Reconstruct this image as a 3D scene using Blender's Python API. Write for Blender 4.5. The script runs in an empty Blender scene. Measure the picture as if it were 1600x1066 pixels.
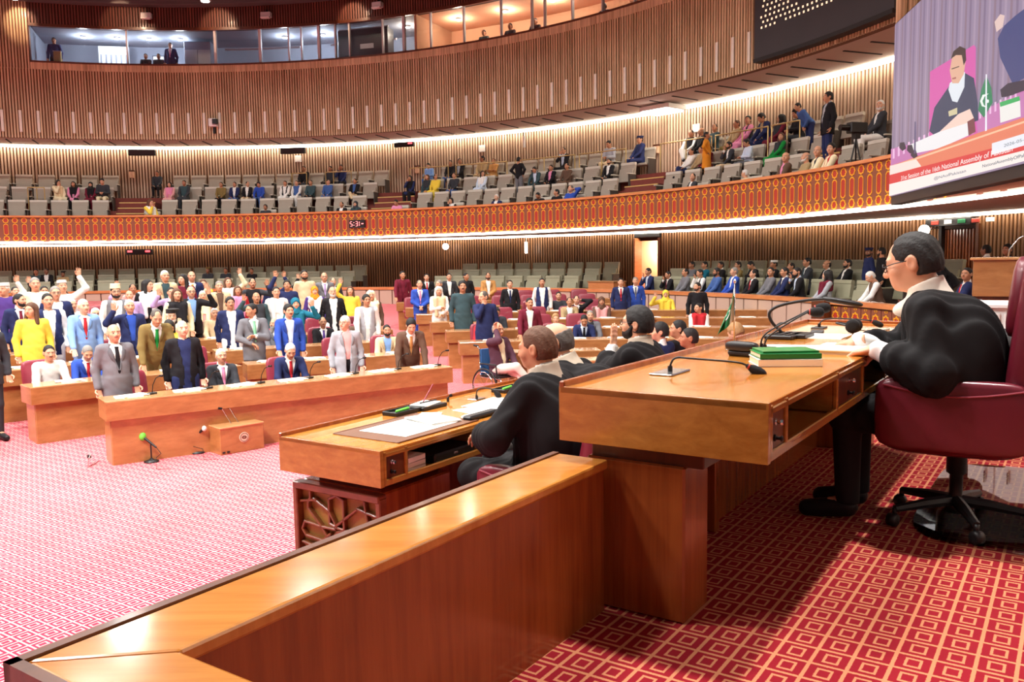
import bpy, math, random
import numpy as np
from mathutils import Matrix, Vector
random.seed(7)
PI = math.pi
SC = bpy.context.scene
COL = SC.collection

# ---------------------------------------------------------------- camera
FPX = 1320.0                      # focal length in pixels of the 1600 px wide frame
CAMZ = 2.44                       # eye height above the floor of the house
TILT = math.atan(129 / FPX); ROLL = math.radians(0.92)
_u0 = Vector((0, math.sin(TILT), math.cos(TILT))); _f0 = Vector((0, math.cos(TILT), -math.sin(TILT)))
CR = Vector((1, 0, 0)) * math.cos(ROLL) - _u0 * math.sin(ROLL)
CU = Vector((1, 0, 0)) * math.sin(ROLL) + _u0 * math.cos(ROLL)
cam = bpy.data.objects.new('camera', bpy.data.cameras.new('camera'))
COL.objects.link(cam)
cam.matrix_world = Matrix(((CR.x, CU.x, -_f0.x, 0), (CR.y, CU.y, -_f0.y, 0), (CR.z, CU.z, -_f0.z, CAMZ), (0, 0, 0, 1)))
cam.data.sensor_width = 36.0
cam.data.lens = 36.0 * FPX / 1600.0
cam.data.clip_start = 0.05; cam.data.clip_end = 200
SC.camera = cam

# ---------------------------------------------------------------- world, exposure, house lights
SC.view_settings.view_transform = 'Standard'
SC.view_settings.look = 'None'
SC.view_settings.gamma = 1.0
SC.view_settings.use_curve_mapping = False
SC.view_settings.exposure = 0.0
SC.cycles.use_denoising = True
SC.cycles.max_bounces = 5; SC.cycles.diffuse_bounces = 3; SC.cycles.glossy_bounces = 3
SC.cycles.transmission_bounces = 4; SC.cycles.transparent_max_bounces = 6
SC.cycles.caustics_reflective = False; SC.cycles.caustics_refractive = False
SC.cycles.sample_clamp_indirect = 6.0
world = bpy.data.worlds.new('world'); SC.world = world; world.use_nodes = True
world.node_tree.nodes['Background'].inputs[0].default_value = (1.0, 0.97, 0.95, 1)
world.node_tree.nodes['Background'].inputs[1].default_value = 0.16

HC = (-12.0, 14.0)                # centre of the round hall
QC = (1.46, 5.35)                 # centre of the arcs of the members' desks
CEIL = 12.7
def area(name, loc, size, watt, color=(1, 0.96, 0.91), target=None, spread=PI):
    l = bpy.data.lights.new(name, 'AREA'); l.shape = 'DISK'; l.size = size; l.energy = watt; l.color = color; l.spread = spread
    o = bpy.data.objects.new(name, l); COL.objects.link(o); o.location = loc
    d = (Vector(target) - Vector(loc)) if target else Vector((0, 0, -1))
    o.rotation_euler = d.to_track_quat('-Z', 'Y').to_euler()
    return o
# lamps let into the ceiling over the hall, in two rings and over the middle
LAMPS = []
for rr, n, ph in ((5.5, 6, 0.2), (12.5, 12, 0.05)):
    for k in range(n):
        a = ph + 2 * PI * k / n
        LAMPS.append((HC[0] + rr * math.cos(a), HC[1] + rr * math.sin(a)))
for x, y in LAMPS:
    area('ceiling_lamp_light', (x, y, CEIL - 0.25), 0.9, 500, spread=2.6)
# stage lamps that hang from the ceiling near the front of the chamber and point at the dais and the well
area('stage_lamp_light', (2.7, 5.3, 11.4), 0.6, 185, target=(1.5, 3.3, 1.1), spread=1.2)
area('stage_lamp_light', (-8.0, 4.0, 11.6), 0.9, 420, target=(-4.5, 9.0, 0.0), spread=1.6)
area('stage_lamp_light', (-6.0, 1.0, 11.6), 0.9, 420, target=(-3.0, 13.5, 0.6), spread=1.6)

# ---------------------------------------------------------------- helpers
E1 = Vector((math.sin(math.radians(33.9)), math.cos(math.radians(33.9)), 0))   # along the speaker's desk
E2 = Vector((-E1.y, E1.x, 0))                                                  # from the speaker towards the hall
AXIS = math.atan2(E1.y, E1.x)
DAIS = 1.13
def ew(a, b, z=0.0): return E1 * a + E2 * b + Vector((0, 0, z))
def ray(px, py): return _f0 + CR * ((px - 800) / FPX) - CU * ((py - 533) / FPX)
def on_z(px, py, z):
    d = ray(px, py); t = (z - CAMZ) / d.z; return Vector((0, 0, CAMZ)) + d * t
def on_ring(px, r, c=HC, py=420):
    d = ray(px, py); a = d.x ** 2 + d.y ** 2; b = -2 * (d.x * c[0] + d.y * c[1]); q = c[0] ** 2 + c[1] ** 2 - r * r
    t = (-b + math.sqrt(max(0, b * b - 4 * a * q))) / (2 * a); return Vector((0, 0, CAMZ)) + d * t
def hall_angle(px, r, py=300):
    p = on_ring(px, r, HC, py); return math.atan2(p.y - HC[1], p.x - HC[0])
def hp(r, a, z=0.0): return Vector((HC[0] + r * math.cos(a), HC[1] + r * math.sin(a), z))
def qp(r, a, z=0.0): return Vector((QC[0] + r * math.cos(a), QC[1] + r * math.sin(a), z))
def floor_z(x, y): return 0.045 * max(0.0, math.hypot(x - QC[0], y - QC[1]) - 9.5)

def mesh_obj(name, verts, faces, mats=(), parent=None, smooth=False, midx=None):
    me = bpy.data.meshes.new(name)
    me.from_pydata([tuple(v) for v in verts], [], faces)
    for m in (mats if isinstance(mats, (list, tuple)) else [mats]): me.materials.append(m)
    if midx is not None: me.polygons.foreach_set('material_index', midx)
    if smooth: me.polygons.foreach_set('use_smooth', [True] * len(me.polygons))
    me.update()
    o = bpy.data.objects.new(name, me); COL.objects.link(o)
    if parent is not None: o.parent = parent
    return o
def link_mesh(name, me, parent=None, M=None):
    o = bpy.data.objects.new(name, me); COL.objects.link(o)
    if parent is not None: o.parent = parent
    if M is not None: o.matrix_local = M
    return o
def empty(name, loc=(0, 0, 0), rz=0.0, parent=None):
    o = bpy.data.objects.new(name, None); COL.objects.link(o); o.location = loc; o.rotation_euler = (0, 0, rz)
    o.empty_display_size = 0.1
    if parent is not None: o.parent = parent
    return o
def tag(o, label=None, cat=None, group=None, kind=None):
    if label: o['label'] = label
    if cat: o['category'] = cat
    if group: o['group'] = group
    if kind: o['kind'] = kind
    return o
def struct(o, label=None): o['kind'] = 'structure'; (label and o.__setitem__('label', label)); return o
def copy_tree(o, parent=None):
    c = o.copy(); COL.objects.link(c)
    if parent is not None: c.parent = parent
    for ch in list(o.children): copy_tree(ch, c)
    return c

class MB:
    """collects shapes into one mesh"""
    def __init__(s): s.v = []; s.f = []; s.m = []
    def add(s, vs, fs, mi=0):
        n = len(s.v); s.v += [Vector(v) for v in vs]; s.f += [tuple(i + n for i in f) for f in fs]; s.m += [mi] * len(fs); return s
    def box(s, c, h, M=None, mi=0, bev=0.0):
        """box of centre c, half sizes h, with chamfered vertical and horizontal edges when bev > 0"""
        hx, hy, hz = h
        if bev > 0:
            b = min(bev, hx * .9, hy * .9, hz * .9); vs = []; idx = {}
            for sx in (-1, 1):
                for sy in (-1, 1):
                    for sz in (-1, 1):
                        for ax in range(3):
                            p = [sx * (hx - b), sy * (hy - b), sz * (hz - b)]; p[ax] = (sx * hx, sy * hy, sz * hz)[ax]
                            idx[(sx, sy, sz, ax)] = len(vs); vs.append(Vector(p))
            fs = []
            def q(l):
                cen = sum((vs[i] for i in l), Vector()) / len(l); n = (vs[l[1]] - vs[l[0]]).cross(vs[l[2]] - vs[l[0]])
                fs.append(tuple(l) if n.dot(cen) > 0 else tuple(reversed(l)))
            for ax in range(3):
                o1, o2 = [a for a in range(3) if a != ax]
                for sg in (-1, 1):
                    l = []
                    for a, b_ in ((-1, -1), (1, -1), (1, 1), (-1, 1)):
                        k = [0, 0, 0]; k[ax] = sg; k[o1] = a; k[o2] = b_; l.append(idx[tuple(k) + (ax,)])
                    q(l)
                for a in (-1, 1):
                    for b_ in (-1, 1):
                        k0 = [0, 0, 0]; k1 = [0, 0, 0]; k0[ax] = -1; k1[ax] = 1
                        for k in (k0, k1): k[o1] = a; k[o2] = b_
                        q([idx[tuple(k0) + (o1,)], idx[tuple(k1) + (o1,)], idx[tuple(k1) + (o2,)], idx[tuple(k0) + (o2,)]])
            for sx in (-1, 1):
                for sy in (-1, 1):
                    for sz in (-1, 1): q([idx[(sx, sy, sz, a)] for a in range(3)])
        else:
            vs = [Vector((x * hx, y * hy, z * hz)) for x in (-1, 1) for y in (-1, 1) for z in (-1, 1)]
            fs = [(0, 1, 3, 2), (4, 6, 7, 5), (0, 4, 5, 1), (2, 3, 7, 6), (0, 2, 6, 4), (1, 5, 7, 3)]
        c = Vector(c); vs = [v + c for v in vs]
        if M is not None: vs = [M @ v for v in vs]
        return s.add(vs, fs, mi)
    def prism(s, pts, z0, z1, M=None, mi=0):
        n = len(pts); vs = [Vector((p[0], p[1], z0)) for p in pts] + [Vector((p[0], p[1], z1)) for p in pts]
        fs = [tuple(reversed(range(n))), tuple(range(n, 2 * n))] + [(i, (i + 1) % n, n + (i + 1) % n, n + i) for i in range(n)]
        if M is not None: vs = [M @ v for v in vs]
        return s.add(vs, fs, mi)
    def tube(s, pts, r, n=8, mi=0, M=None, cap=True):
        pts = [Vector(p) for p in pts]; m = len(pts); rs = r if isinstance(r, (list, tuple)) else [r] * m
        vs = []; up = None
        for i, p in enumerate(pts):
            t = (pts[min(i + 1, m - 1)] - pts[max(i - 1, 0)]).normalized()
            if up is None: up = Vector((0, 0, 1)) if abs(t.z) < .9 else Vector((1, 0, 0))
            a = t.cross(up).normalized(); b = a.cross(t).normalized(); up = b
            for k in range(n):
                w = 2 * PI * k / n; vs.append(p + (a * math.cos(w) + b * math.sin(w)) * rs[i])
        fs = [(i * n + k, i * n + (k + 1) % n, (i + 1) * n + (k + 1) % n, (i + 1) * n + k) for i in range(m - 1) for k in range(n)]
        if cap: fs += [tuple(range(n))[::-1], tuple(range((m - 1) * n, m * n))]
        if M is not None: vs = [M @ v for v in vs]
        return s.add(vs, fs, mi)
    def lathe(s, prof, n=16, M=None, mi=0):
        m = len(prof); vs = [Vector((r * math.cos(2 * PI * k / n), r * math.sin(2 * PI * k / n), z)) for r, z in prof for k in range(n)]
        fs = [(i * n + k, i * n + (k + 1) % n, (i + 1) * n + (k + 1) % n, (i + 1) * n + k) for i in range(m - 1) for k in range(n)]
        fs += [tuple(range(n))[::-1], tuple(range((m - 1) * n, m * n))]
        if M is not None: vs = [M @ v for v in vs]
        return s.add(vs, fs, mi)
    def grid(s, P, mi=0, flip=False, closed=False):
        """P: rows of points"""
        h = len(P); w = len(P[0]); vs = [p for r in P for p in r]; fs = []
        for i in range(h - 1):
            for j in range(w if closed else w - 1):
                k = (j + 1) % w; q = (i * w + j, i * w + k, (i + 1) * w + k, (i + 1) * w + j)
                fs.append(q[::-1] if flip else q)
        return s.add(vs, fs, mi)
    def ring(s, r0, r1, z0, z1, a0, a1, n, mi=0, c=HC):
        """arc-shaped block between two radii"""
        vs = []
        for i in range(n + 1):
            a = a0 + (a1 - a0) * i / n; co, si = math.cos(a), math.sin(a)
            for r, z in ((r0, z0), (r1, z0), (r1, z1), (r0, z1)): vs.append((c[0] + r * co, c[1] + r * si, z))
        fs = []
        for i in range(n):
            b = i * 4; fs += [(b + k, b + 4 + k, b + 4 + (k + 1) % 4, b + (k + 1) % 4) for k in range(4)]
        fs += [(3, 2, 1, 0), (n * 4, n * 4 + 1, n * 4 + 2, n * 4 + 3)]
        return s.add(vs, [f[::-1] for f in fs], mi)
    def build(s, name, mats, parent=None, smooth=False, M=None):
        o = mesh_obj(name, s.v, s.f, mats, parent, smooth, s.m)
        if M is not None: o.matrix_local = M
        return o
    def mesh(s, name, mats, smooth=False):
        me = bpy.data.meshes.new(name); me.from_pydata([tuple(v) for v in s.v], [], s.f)
        for m in (mats if isinstance(mats, (list, tuple)) else [mats]): me.materials.append(m)
        me.polygons.foreach_set('material_index', s.m)
        if smooth: me.polygons.foreach_set('use_smooth', [True] * len(me.polygons))
        me.update(); return me
def bevel_obj(o, w=0.01, seg=2):
    md = o.modifiers.new('bevel', 'BEVEL'); md.width = w; md.segments = seg; md.limit_method = 'ANGLE'; md.angle_limit = 0.6
    return o

# ---------------------------------------------------------------- materials
def srgb(r, g, b):
    f = lambda c: c / 12.92 if c <= 0.04045 else ((c + 0.055) / 1.055) ** 2.4
    return (f(r / 255), f(g / 255), f(b / 255), 1)
def new_mat(name):
    m = bpy.data.materials.new(name); m.use_nodes = True; nt = m.node_tree
    return m, nt, nt.nodes['Principled BSDF']
def N(nt, t, **kw):
    n = nt.nodes.new(t)
    for k, v in kw.items():
        if k.startswith('i_'):
            n.inputs[int(k[2:]) if k[2:].isdigit() else k[2:].replace('_', ' ')].default_value = v
        else: setattr(n, k, v)
    return n
def plain(name, col, rough=0.6, metal=0.0, var=0.12, scale=8.0, bump=0.0, coat=0.0, emit=None, estr=0.0, coords='Object', spec=0.5):
    m, nt, b = new_mat(name); L = nt.links.new
    tc = N(nt, 'ShaderNodeTexCoord'); nz = N(nt, 'ShaderNodeTexNoise', i_Scale=scale, i_Detail=3.0)
    L(tc.outputs[coords], nz.inputs['Vector'])
    mx = N(nt, 'ShaderNodeMix', data_type='RGBA')
    c = Vector(col[:3]); mx.inputs[6].default_value = tuple(c * (1 - var)) + (1,); mx.inputs[7].default_value = tuple(min(1, x * (1 + var)) for x in c) + (1,)
    L(nz.outputs['Fac'], mx.inputs[0]); L(mx.outputs[2], b.inputs['Base Color'])
    b.inputs['Roughness'].default_value = rough; b.inputs['Metallic'].default_value = metal; b.inputs['Coat Weight'].default_value = coat
    b.inputs['Specular IOR Level'].default_value = spec
    if bump:
        bp = N(nt, 'ShaderNodeBump', i_Strength=bump, i_Distance=0.01); L(nz.outputs['Fac'], bp.inputs['Height']); L(bp.outputs[0], b.inputs['Normal'])
    if emit: b.inputs['Emission Color'].default_value = emit; b.inputs['Emission Strength'].default_value = estr
    return m
def wood(name, c1, c2, grain=(14, 14, 1.2), rough=0.28, coat=0.35, rotz=0.0, bump=0.006, contrast=(0.3, 0.7)):
    m, nt, b = new_mat(name); L = nt.links.new
    tc = N(nt, 'ShaderNodeTexCoord'); mp = N(nt, 'ShaderNodeMapping'); mp.inputs['Scale'].default_value = grain; mp.inputs['Rotation'].default_value = (0, 0, rotz)
    mp.vector_type = 'TEXTURE' if False else 'POINT'
    L(tc.outputs['Object'], mp.inputs[0])
    n1 = N(nt, 'ShaderNodeTexNoise', i_Scale=1.0, i_Detail=6.0, i_Roughness=0.65, i_Distortion=0.4); L(mp.outputs[0], n1.inputs['Vector'])
    n2 = N(nt, 'ShaderNodeTexNoise', i_Scale=0.6, i_Detail=2.0); L(tc.outputs['Object'], n2.inputs['Vector'])
    cr = N(nt, 'ShaderNodeValToRGB'); cr.color_ramp.elements[0].position, cr.color_ramp.elements[1].position = contrast
    cr.color_ramp.elements[0].color = c1; cr.color_ramp.elements[1].color = c2
    ad = N(nt, 'ShaderNodeMath', operation='MULTIPLY_ADD'); ad.inputs[1].default_value = 0.3; L(n2.outputs['Fac'], ad.inputs[0])
    sb = N(nt, 'ShaderNodeMath', operation='SUBTRACT'); L(n1.outputs['Fac'], sb.inputs[0]); sb.inputs[1].default_value = 0.15; L(sb.outputs[0], ad.inputs[2])
    L(ad.outputs[0], cr.inputs[0]); L(cr.outputs[0], b.inputs['Base Color'])
    b.inputs['Roughness'].default_value = rough; b.inputs['Coat Weight'].default_value = coat; b.inputs['Coat Roughness'].default_value = 0.12
    if bump:
        bp = N(nt, 'ShaderNodeBump', i_Strength=bump, i_Distance=0.005); L(n1.outputs['Fac'], bp.inputs['Height']); L(bp.outputs[0], b.inputs['Normal'])
    return m
def emitter(name, col, strength):
    m, nt, b = new_mat(name); b.inputs['Base Color'].default_value = (0.9, 0.9, 0.88, 1)
    b.inputs['Emission Color'].default_value = col; b.inputs['Emission Strength'].default_value = strength; return m
def carpet(name, base, line, cell=0.118, rough=0.95, rot=AXIS):
    """woven carpet: a grid of lines, a small frame inside every cell"""
    m, nt, b = new_mat(name); L = nt.links.new
    tc = N(nt, 'ShaderNodeTexCoord'); mp = N(nt, 'ShaderNodeMapping')
    mp.inputs['Rotation'].default_value = (0, 0, -rot); mp.inputs['Scale'].default_value = (1 / cell, 1 / cell, 1)
    L(tc.outputs['Object'], mp.inputs[0])
    wob = N(nt, 'ShaderNodeTexNoise', i_Scale=40.0, i_Detail=1.0); L(mp.outputs[0], wob.inputs['Vector'])
    sep = N(nt, 'ShaderNodeSeparateXYZ'); L(mp.outputs[0], sep.inputs[0])
    def mth(op, a, bv=None, cv=None):
        n = N(nt, 'ShaderNodeMath', operation=op)
        for i, x in enumerate((a, bv, cv)):
            if x is None: continue
            if isinstance(x, (int, float)): n.inputs[i].default_value = x
            else: L(x, n.inputs[i])
        return n.outputs[0]
    wo = mth('MULTIPLY_ADD', wob.outputs['Fac'], 0.06, -0.03)
    def axis(o): return mth('ABSOLUTE', mth('SUBTRACT', mth('FRACT', mth('ADD', o, wo)), 0.5))
    u, v = axis(sep.outputs['X']), axis(sep.outputs['Y'])
    d = mth('MAXIMUM', u, v)
    grid = mth('GREATER_THAN', d, 0.445)
    d2 = mth('MAXIMUM', mth('MULTIPLY', u, 0.85), mth('MULTIPLY', v, 1.12))
    fr = mth('MULTIPLY', mth('GREATER_THAN', d2, 0.17), mth('LESS_THAN', d2, 0.255))
    fac = mth('MAXIMUM', grid, fr)
    nz = N(nt, 'ShaderNodeTexNoise', i_Scale=1.4, i_Detail=4.0); L(tc.outputs['Object'], nz.inputs['Vector'])
    br = mth('MULTIPLY_ADD', nz.outputs['Fac'], 0.5, 0.75)
    mx = N(nt, 'ShaderNodeMix', data_type='RGBA'); mx.inputs[6].default_value = base; mx.inputs[7].default_value = line; L(fac, mx.inputs[0])
    sc = N(nt, 'ShaderNodeVectorMath', operation='SCALE'); L(mx.outputs[2], sc.inputs[0]); L(br, sc.inputs['Scale']); L(sc.outputs[0], b.inputs['Base Color'])
    b.inputs['Roughness'].default_value = rough; b.inputs['Specular IOR Level'].default_value = 0.1
    pile = N(nt, 'ShaderNodeTexNoise', i_Scale=320.0, i_Detail=1.0); L(tc.outputs['Object'], pile.inputs['Vector'])
    bp = N(nt, 'ShaderNodeBump', i_Strength=0.25, i_Distance=0.004); L(pile.outputs['Fac'], bp.inputs['Height']); L(bp.outputs[0], b.inputs['Normal'])
    return m

M = {}
M['carpet_well'] = carpet('carpet_well', srgb(190, 52, 78), srgb(234, 172, 166))
M['carpet_dais'] = carpet('carpet_dais', srgb(142, 28, 40), srgb(198, 130, 94), cell=0.112)
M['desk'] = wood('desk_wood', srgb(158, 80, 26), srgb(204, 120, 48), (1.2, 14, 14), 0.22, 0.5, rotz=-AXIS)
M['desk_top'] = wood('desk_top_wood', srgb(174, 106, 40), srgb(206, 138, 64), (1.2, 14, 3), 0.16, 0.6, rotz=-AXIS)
M['panel_wood'] = wood('panel_wood', srgb(122, 58, 24), srgb(158, 84, 38), (16, 16, 1.0), 0.26, 0.4)
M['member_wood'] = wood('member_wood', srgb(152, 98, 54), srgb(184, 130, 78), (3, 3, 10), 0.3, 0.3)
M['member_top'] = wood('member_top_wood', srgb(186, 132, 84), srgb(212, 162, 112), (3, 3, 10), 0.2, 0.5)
M['dark_wood'] = wood('dark_wood', srgb(74, 34, 14), srgb(104, 52, 22), (10, 10, 1), 0.4, 0.2)
M['carved'] = wood('carved_wood', srgb(92, 44, 22), srgb(130, 72, 38), (8, 8, 8), 0.3, 0.4)
M['carved_back'] = plain('carved_backing', srgb(150, 112, 52), 0.5, var=0.3, scale=10)
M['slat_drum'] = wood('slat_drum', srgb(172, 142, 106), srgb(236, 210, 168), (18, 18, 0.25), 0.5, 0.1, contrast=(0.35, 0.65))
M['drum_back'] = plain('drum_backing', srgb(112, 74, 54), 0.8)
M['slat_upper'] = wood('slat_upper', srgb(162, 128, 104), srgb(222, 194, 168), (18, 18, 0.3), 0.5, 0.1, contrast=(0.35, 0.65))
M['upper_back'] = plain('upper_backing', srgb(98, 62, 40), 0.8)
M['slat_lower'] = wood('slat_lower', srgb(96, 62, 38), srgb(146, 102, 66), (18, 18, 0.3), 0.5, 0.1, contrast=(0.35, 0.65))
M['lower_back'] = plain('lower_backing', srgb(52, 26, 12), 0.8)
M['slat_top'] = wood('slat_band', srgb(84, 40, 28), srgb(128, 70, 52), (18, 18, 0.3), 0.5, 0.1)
M['soffit'] = plain('soffit_paint', srgb(200, 180, 168), 0.8, var=0.05, scale=1)
M['ceiling'] = plain('ceiling_paint', srgb(92, 84, 84), 0.85, var=0.1, scale=1)
M['slot'] = plain('slot_black', srgb(40, 32, 30), 0.8)
M['slot_cover'] = plain('slot_cover', srgb(240, 238, 224), 0.4, 0.0)
M['seat'] = plain('gallery_seat_cloth', srgb(168, 156, 142), 0.7, var=0.06, scale=5)
M['seat_trim'] = plain('gallery_seat_trim', srgb(206, 198, 184), 0.4, var=0.05)
M['seat_dark'] = plain('gallery_seat_shell', srgb(74, 66, 60), 0.6)
M['bench'] = plain('visitor_seat_leather', srgb(150, 148, 124), 0.4, var=0.08, scale=5)
M['tier'] = plain('tier_carpet', srgb(128, 62, 54), 0.9, var=0.15)
M['nosing'] = plain('stair_nosing', srgb(226, 190, 120), 0.4, 0.4)
M['leather'] = plain('maroon_leather', srgb(104, 24, 40), 0.36, var=0.1, scale=14, bump=0.06, coat=0.15)
M['leather_light'] = plain('member_leather', srgb(146, 52, 68), 0.36, var=0.08, scale=10, coat=0.2)
M['black_plastic'] = plain('black_plastic', srgb(26, 24, 26), 0.45, var=0.1)
M['black_foam'] = plain('black_foam', srgb(22, 20, 22), 0.95, var=0.3, scale=120, bump=0.3)
M['metal'] = plain('steel', srgb(190, 190, 192), 0.25, 1.0, var=0.05)
M['dark_metal'] = plain('dark_metal', srgb(46, 42, 42), 0.35, 0.7)
M['brass'] = plain('brass', srgb(196, 168, 112), 0.35, 0.8)
M['gold'] = plain('gold_inlay', srgb(240, 176, 44), 0.4, 0.1, var=0.1)
M['red_inlay'] = plain('red_inlay', srgb(172, 52, 40), 0.5, var=0.12)
M['panel_brown'] = plain('panel_brown', srgb(134, 76, 56), 0.45, var=0.12, scale=4)
M['orange_wood'] = wood('orange_wood', srgb(196, 116, 66), srgb(222, 148, 94), (2, 2, 12), 0.3, 0.3)
M['rail_panel'] = plain('rail_panel_cloth', srgb(196, 168, 150), 0.85, var=0.05, scale=3)
M['white'] = plain('white_paint', srgb(240, 240, 238), 0.5, var=0.02)
M['paper'] = plain('paper', srgb(246, 244, 238), 0.8, var=0.02)
M['page'] = plain('book_pages', srgb(226, 212, 188), 0.8, var=0.08, scale=60)
M['green_cover'] = plain('green_cover', srgb(30, 128, 62), 0.35, var=0.06, coat=0.3)
M['green'] = plain('flag_green', srgb(16, 112, 66), 0.7)
M['bright_green'] = plain('bright_green', srgb(110, 214, 70), 0.6)
M['mat_brown'] = plain('desk_mat_leather', srgb(110, 70, 46), 0.5)
M['chrome'] = plain('chrome', srgb(220, 220, 222), 0.12, 1.0, var=0.02)
M['cove'] = emitter('cove_strip', (1.0, 0.92, 0.74, 1), 14.0)
M['cove_white'] = emitter('fascia_strip', (1.0, 0.95, 0.86, 1), 7.0)
M['lamp_on'] = emitter('lamp_glow', (1.0, 0.93, 0.82, 1), 14.0)
M['led_red'] = emitter('led_red', (1.0, 0.05, 0.07, 1), 3.0)
M['led_amber'] = emitter('led_amber', (1.0, 0.66, 0.36, 1), 1.1)
M['mullion'] = plain('mullion_paint', srgb(206, 204, 206), 0.5, var=0.04)
M['booth_grey'] = plain('booth_grey', srgb(150, 156, 170), 0.8, var=0.06)
M['booth_peach'] = plain('booth_peach', srgb(244, 190, 152), 0.8, var=0.05)
M['board'] = plain('board_black', srgb(60, 60, 64), 0.4, var=0.08, scale=2)
def glass(name, tint=(0.9, 0.93, 0.97, 1), rough=0.0, mixf=0.12):
    m, nt, b = new_mat(name); L = nt.links.new
    nt.nodes.remove(b); out = nt.nodes['Material Output']
    t = N(nt, 'ShaderNodeBsdfTransparent'); t.inputs[0].default_value = tint
    g = N(nt, 'ShaderNodeBsdfGlossy'); g.inputs['Roughness'].default_value = rough; g.inputs[0].default_value = (1, 1, 1, 1)
    fr = N(nt, 'ShaderNodeFresnel', i_IOR=1.45); nz = N(nt, 'ShaderNodeMath', operation='ADD'); L(fr.outputs[0], nz.inputs[0]); nz.inputs[1].default_value = mixf
    mx = N(nt, 'ShaderNodeMixShader'); L(nz.outputs[0], mx.inputs[0]); L(t.outputs[0], mx.inputs[1]); L(g.outputs[0], mx.inputs[2]); L(mx.outputs[0], out.inputs[0])
    return m
M['glass'] = glass('window_glass', mixf=0.03)
M['clear_mat'] = glass('clear_chair_mat', (0.93, 0.9, 0.87, 1), 0.02, 0.05)
_CL = {}
def cloth(col, rough=0.85):
    key = (col, rough)
    if key not in _CL: _CL[key] = plain('cloth_%d_%d_%d' % col, srgb(*col), rough, var=0.1, scale=22, bump=0.08, spec=0.25)
    return _CL[key]
# ================================================================ THE HALL
DEG = PI / 180
AL, AR = 150 * DEG, -42 * DEG            # the walls run this far round, past both edges of the frame
R_RAIL, R_FASC, R_WALL, R_DRUM = 19.45, 19.8, 24.0, 21.2
Z_SOF, Z_FTOP, Z_UP, Z_DTOP, Z_WTOP = 3.34, 4.34, 7.52, 10.45, 11.83

# floor of the house: gently raked
rows = []
for i in range(0, 49):
    r = 24.0 * i / 48; row = []
    for k in range(96):
        a = 2 * PI * k / 96; p = hp(max(r, 0.01), a); row.append(Vector((p.x, p.y, floor_z(p.x, p.y))))
    rows.append(row)
mb = MB(); mb.grid(rows, closed=True)
struct(mb.build('floor', M['carpet_well'], smooth=True), 'rose carpet with a woven grid of small frames')
# the raised dais and the lower step of the clerks in front of it
mb = MB(); a0, a1 = 0.80, 9.2
mb.add([ew(a0, -7, DAIS), ew(a1, -7, DAIS), ew(a1, 1.5, DAIS), ew(a0, 1.5, DAIS), ew(a0, -7, 0), ew(a1, -7, 0), ew(a1, 1.5, 0), ew(a0, 1.5, 0)],
       [(0, 1, 2, 3), (0, 4, 5, 1), (1, 5, 6, 2), (2, 6, 7, 3), (3, 7, 4, 0)])
struct(mb.build('floor_dais', M['carpet_dais']), 'deep red patterned carpet of the raised dais')
mb = MB(); mb.add([ew(2.6, 1.5, .67), ew(7.3, 1.5, .67), ew(7.3, 3.9, .67), ew(2.6, 3.9, .67), ew(2.6, 1.5, 0), ew(7.3, 1.5, 0), ew(7.3, 3.9, 0), ew(2.6, 3.9, 0)],
       [(0, 1, 2, 3), (0, 4, 5, 1), (1, 5, 6, 2), (2, 6, 7, 3), (3, 7, 4, 0)])
struct(mb.build('floor_clerks', M['carpet_well']), 'low carpeted step that carries the clerks table')

def slats(name, R, z0, z1, a0, a1, pitch, w, d, mat, parent, skip=(), zf=None):
    n = int(abs(a1 - a0) * R / pitch); vs = []; fs = []; rnd = random.Random(name)
    for i in range(n):
        a = a0 + (a1 - a0) * (i + .5) / n
        if any(s0 <= a <= s1 for s0, s1 in skip): continue
        h = w / R / 2; dd = d * rnd.uniform(.75, 1.15); zb, zt = (zf(a) if zf else (z0, z1)); b = len(vs)
        for aa, rr in ((a - h, R), (a - h, R - dd), (a + h, R - dd), (a + h, R)):
            for z in (zb, zt): vs.append(hp(rr, aa, z))
        fs += [(b, b + 1, b + 3, b + 2), (b + 2, b + 3, b + 5, b + 4), (b + 4, b + 5, b + 7, b + 6), (b + 1, b + 7, b + 5, b + 3), (b, b + 2, b + 4, b + 6)]
    o = mesh_obj(name, vs, fs, mat, parent); o['kind'] = 'stuff'; return o

# ---- wall under the gallery, with a lit doorway and a dark curtained door
dA1, dA0 = hall_angle(998, R_WALL, 410), hall_angle(1030, R_WALL, 410)
eA1, eA0 = hall_angle(1472, R_WALL, 400), hall_angle(1530, R_WALL, 400)
mb = MB()
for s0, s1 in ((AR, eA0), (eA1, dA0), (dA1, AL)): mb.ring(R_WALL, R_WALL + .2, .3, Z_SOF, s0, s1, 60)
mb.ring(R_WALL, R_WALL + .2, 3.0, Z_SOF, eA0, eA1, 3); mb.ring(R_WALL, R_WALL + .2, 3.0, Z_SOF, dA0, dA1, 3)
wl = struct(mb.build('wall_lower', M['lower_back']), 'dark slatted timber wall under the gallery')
slats('timber_slats', R_WALL, 0.5, Z_SOF - .02, AR, AL, 0.115, 0.06, 0.05, M['slat_lower'], wl, skip=((dA0, dA1), (eA0, eA1)))
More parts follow.
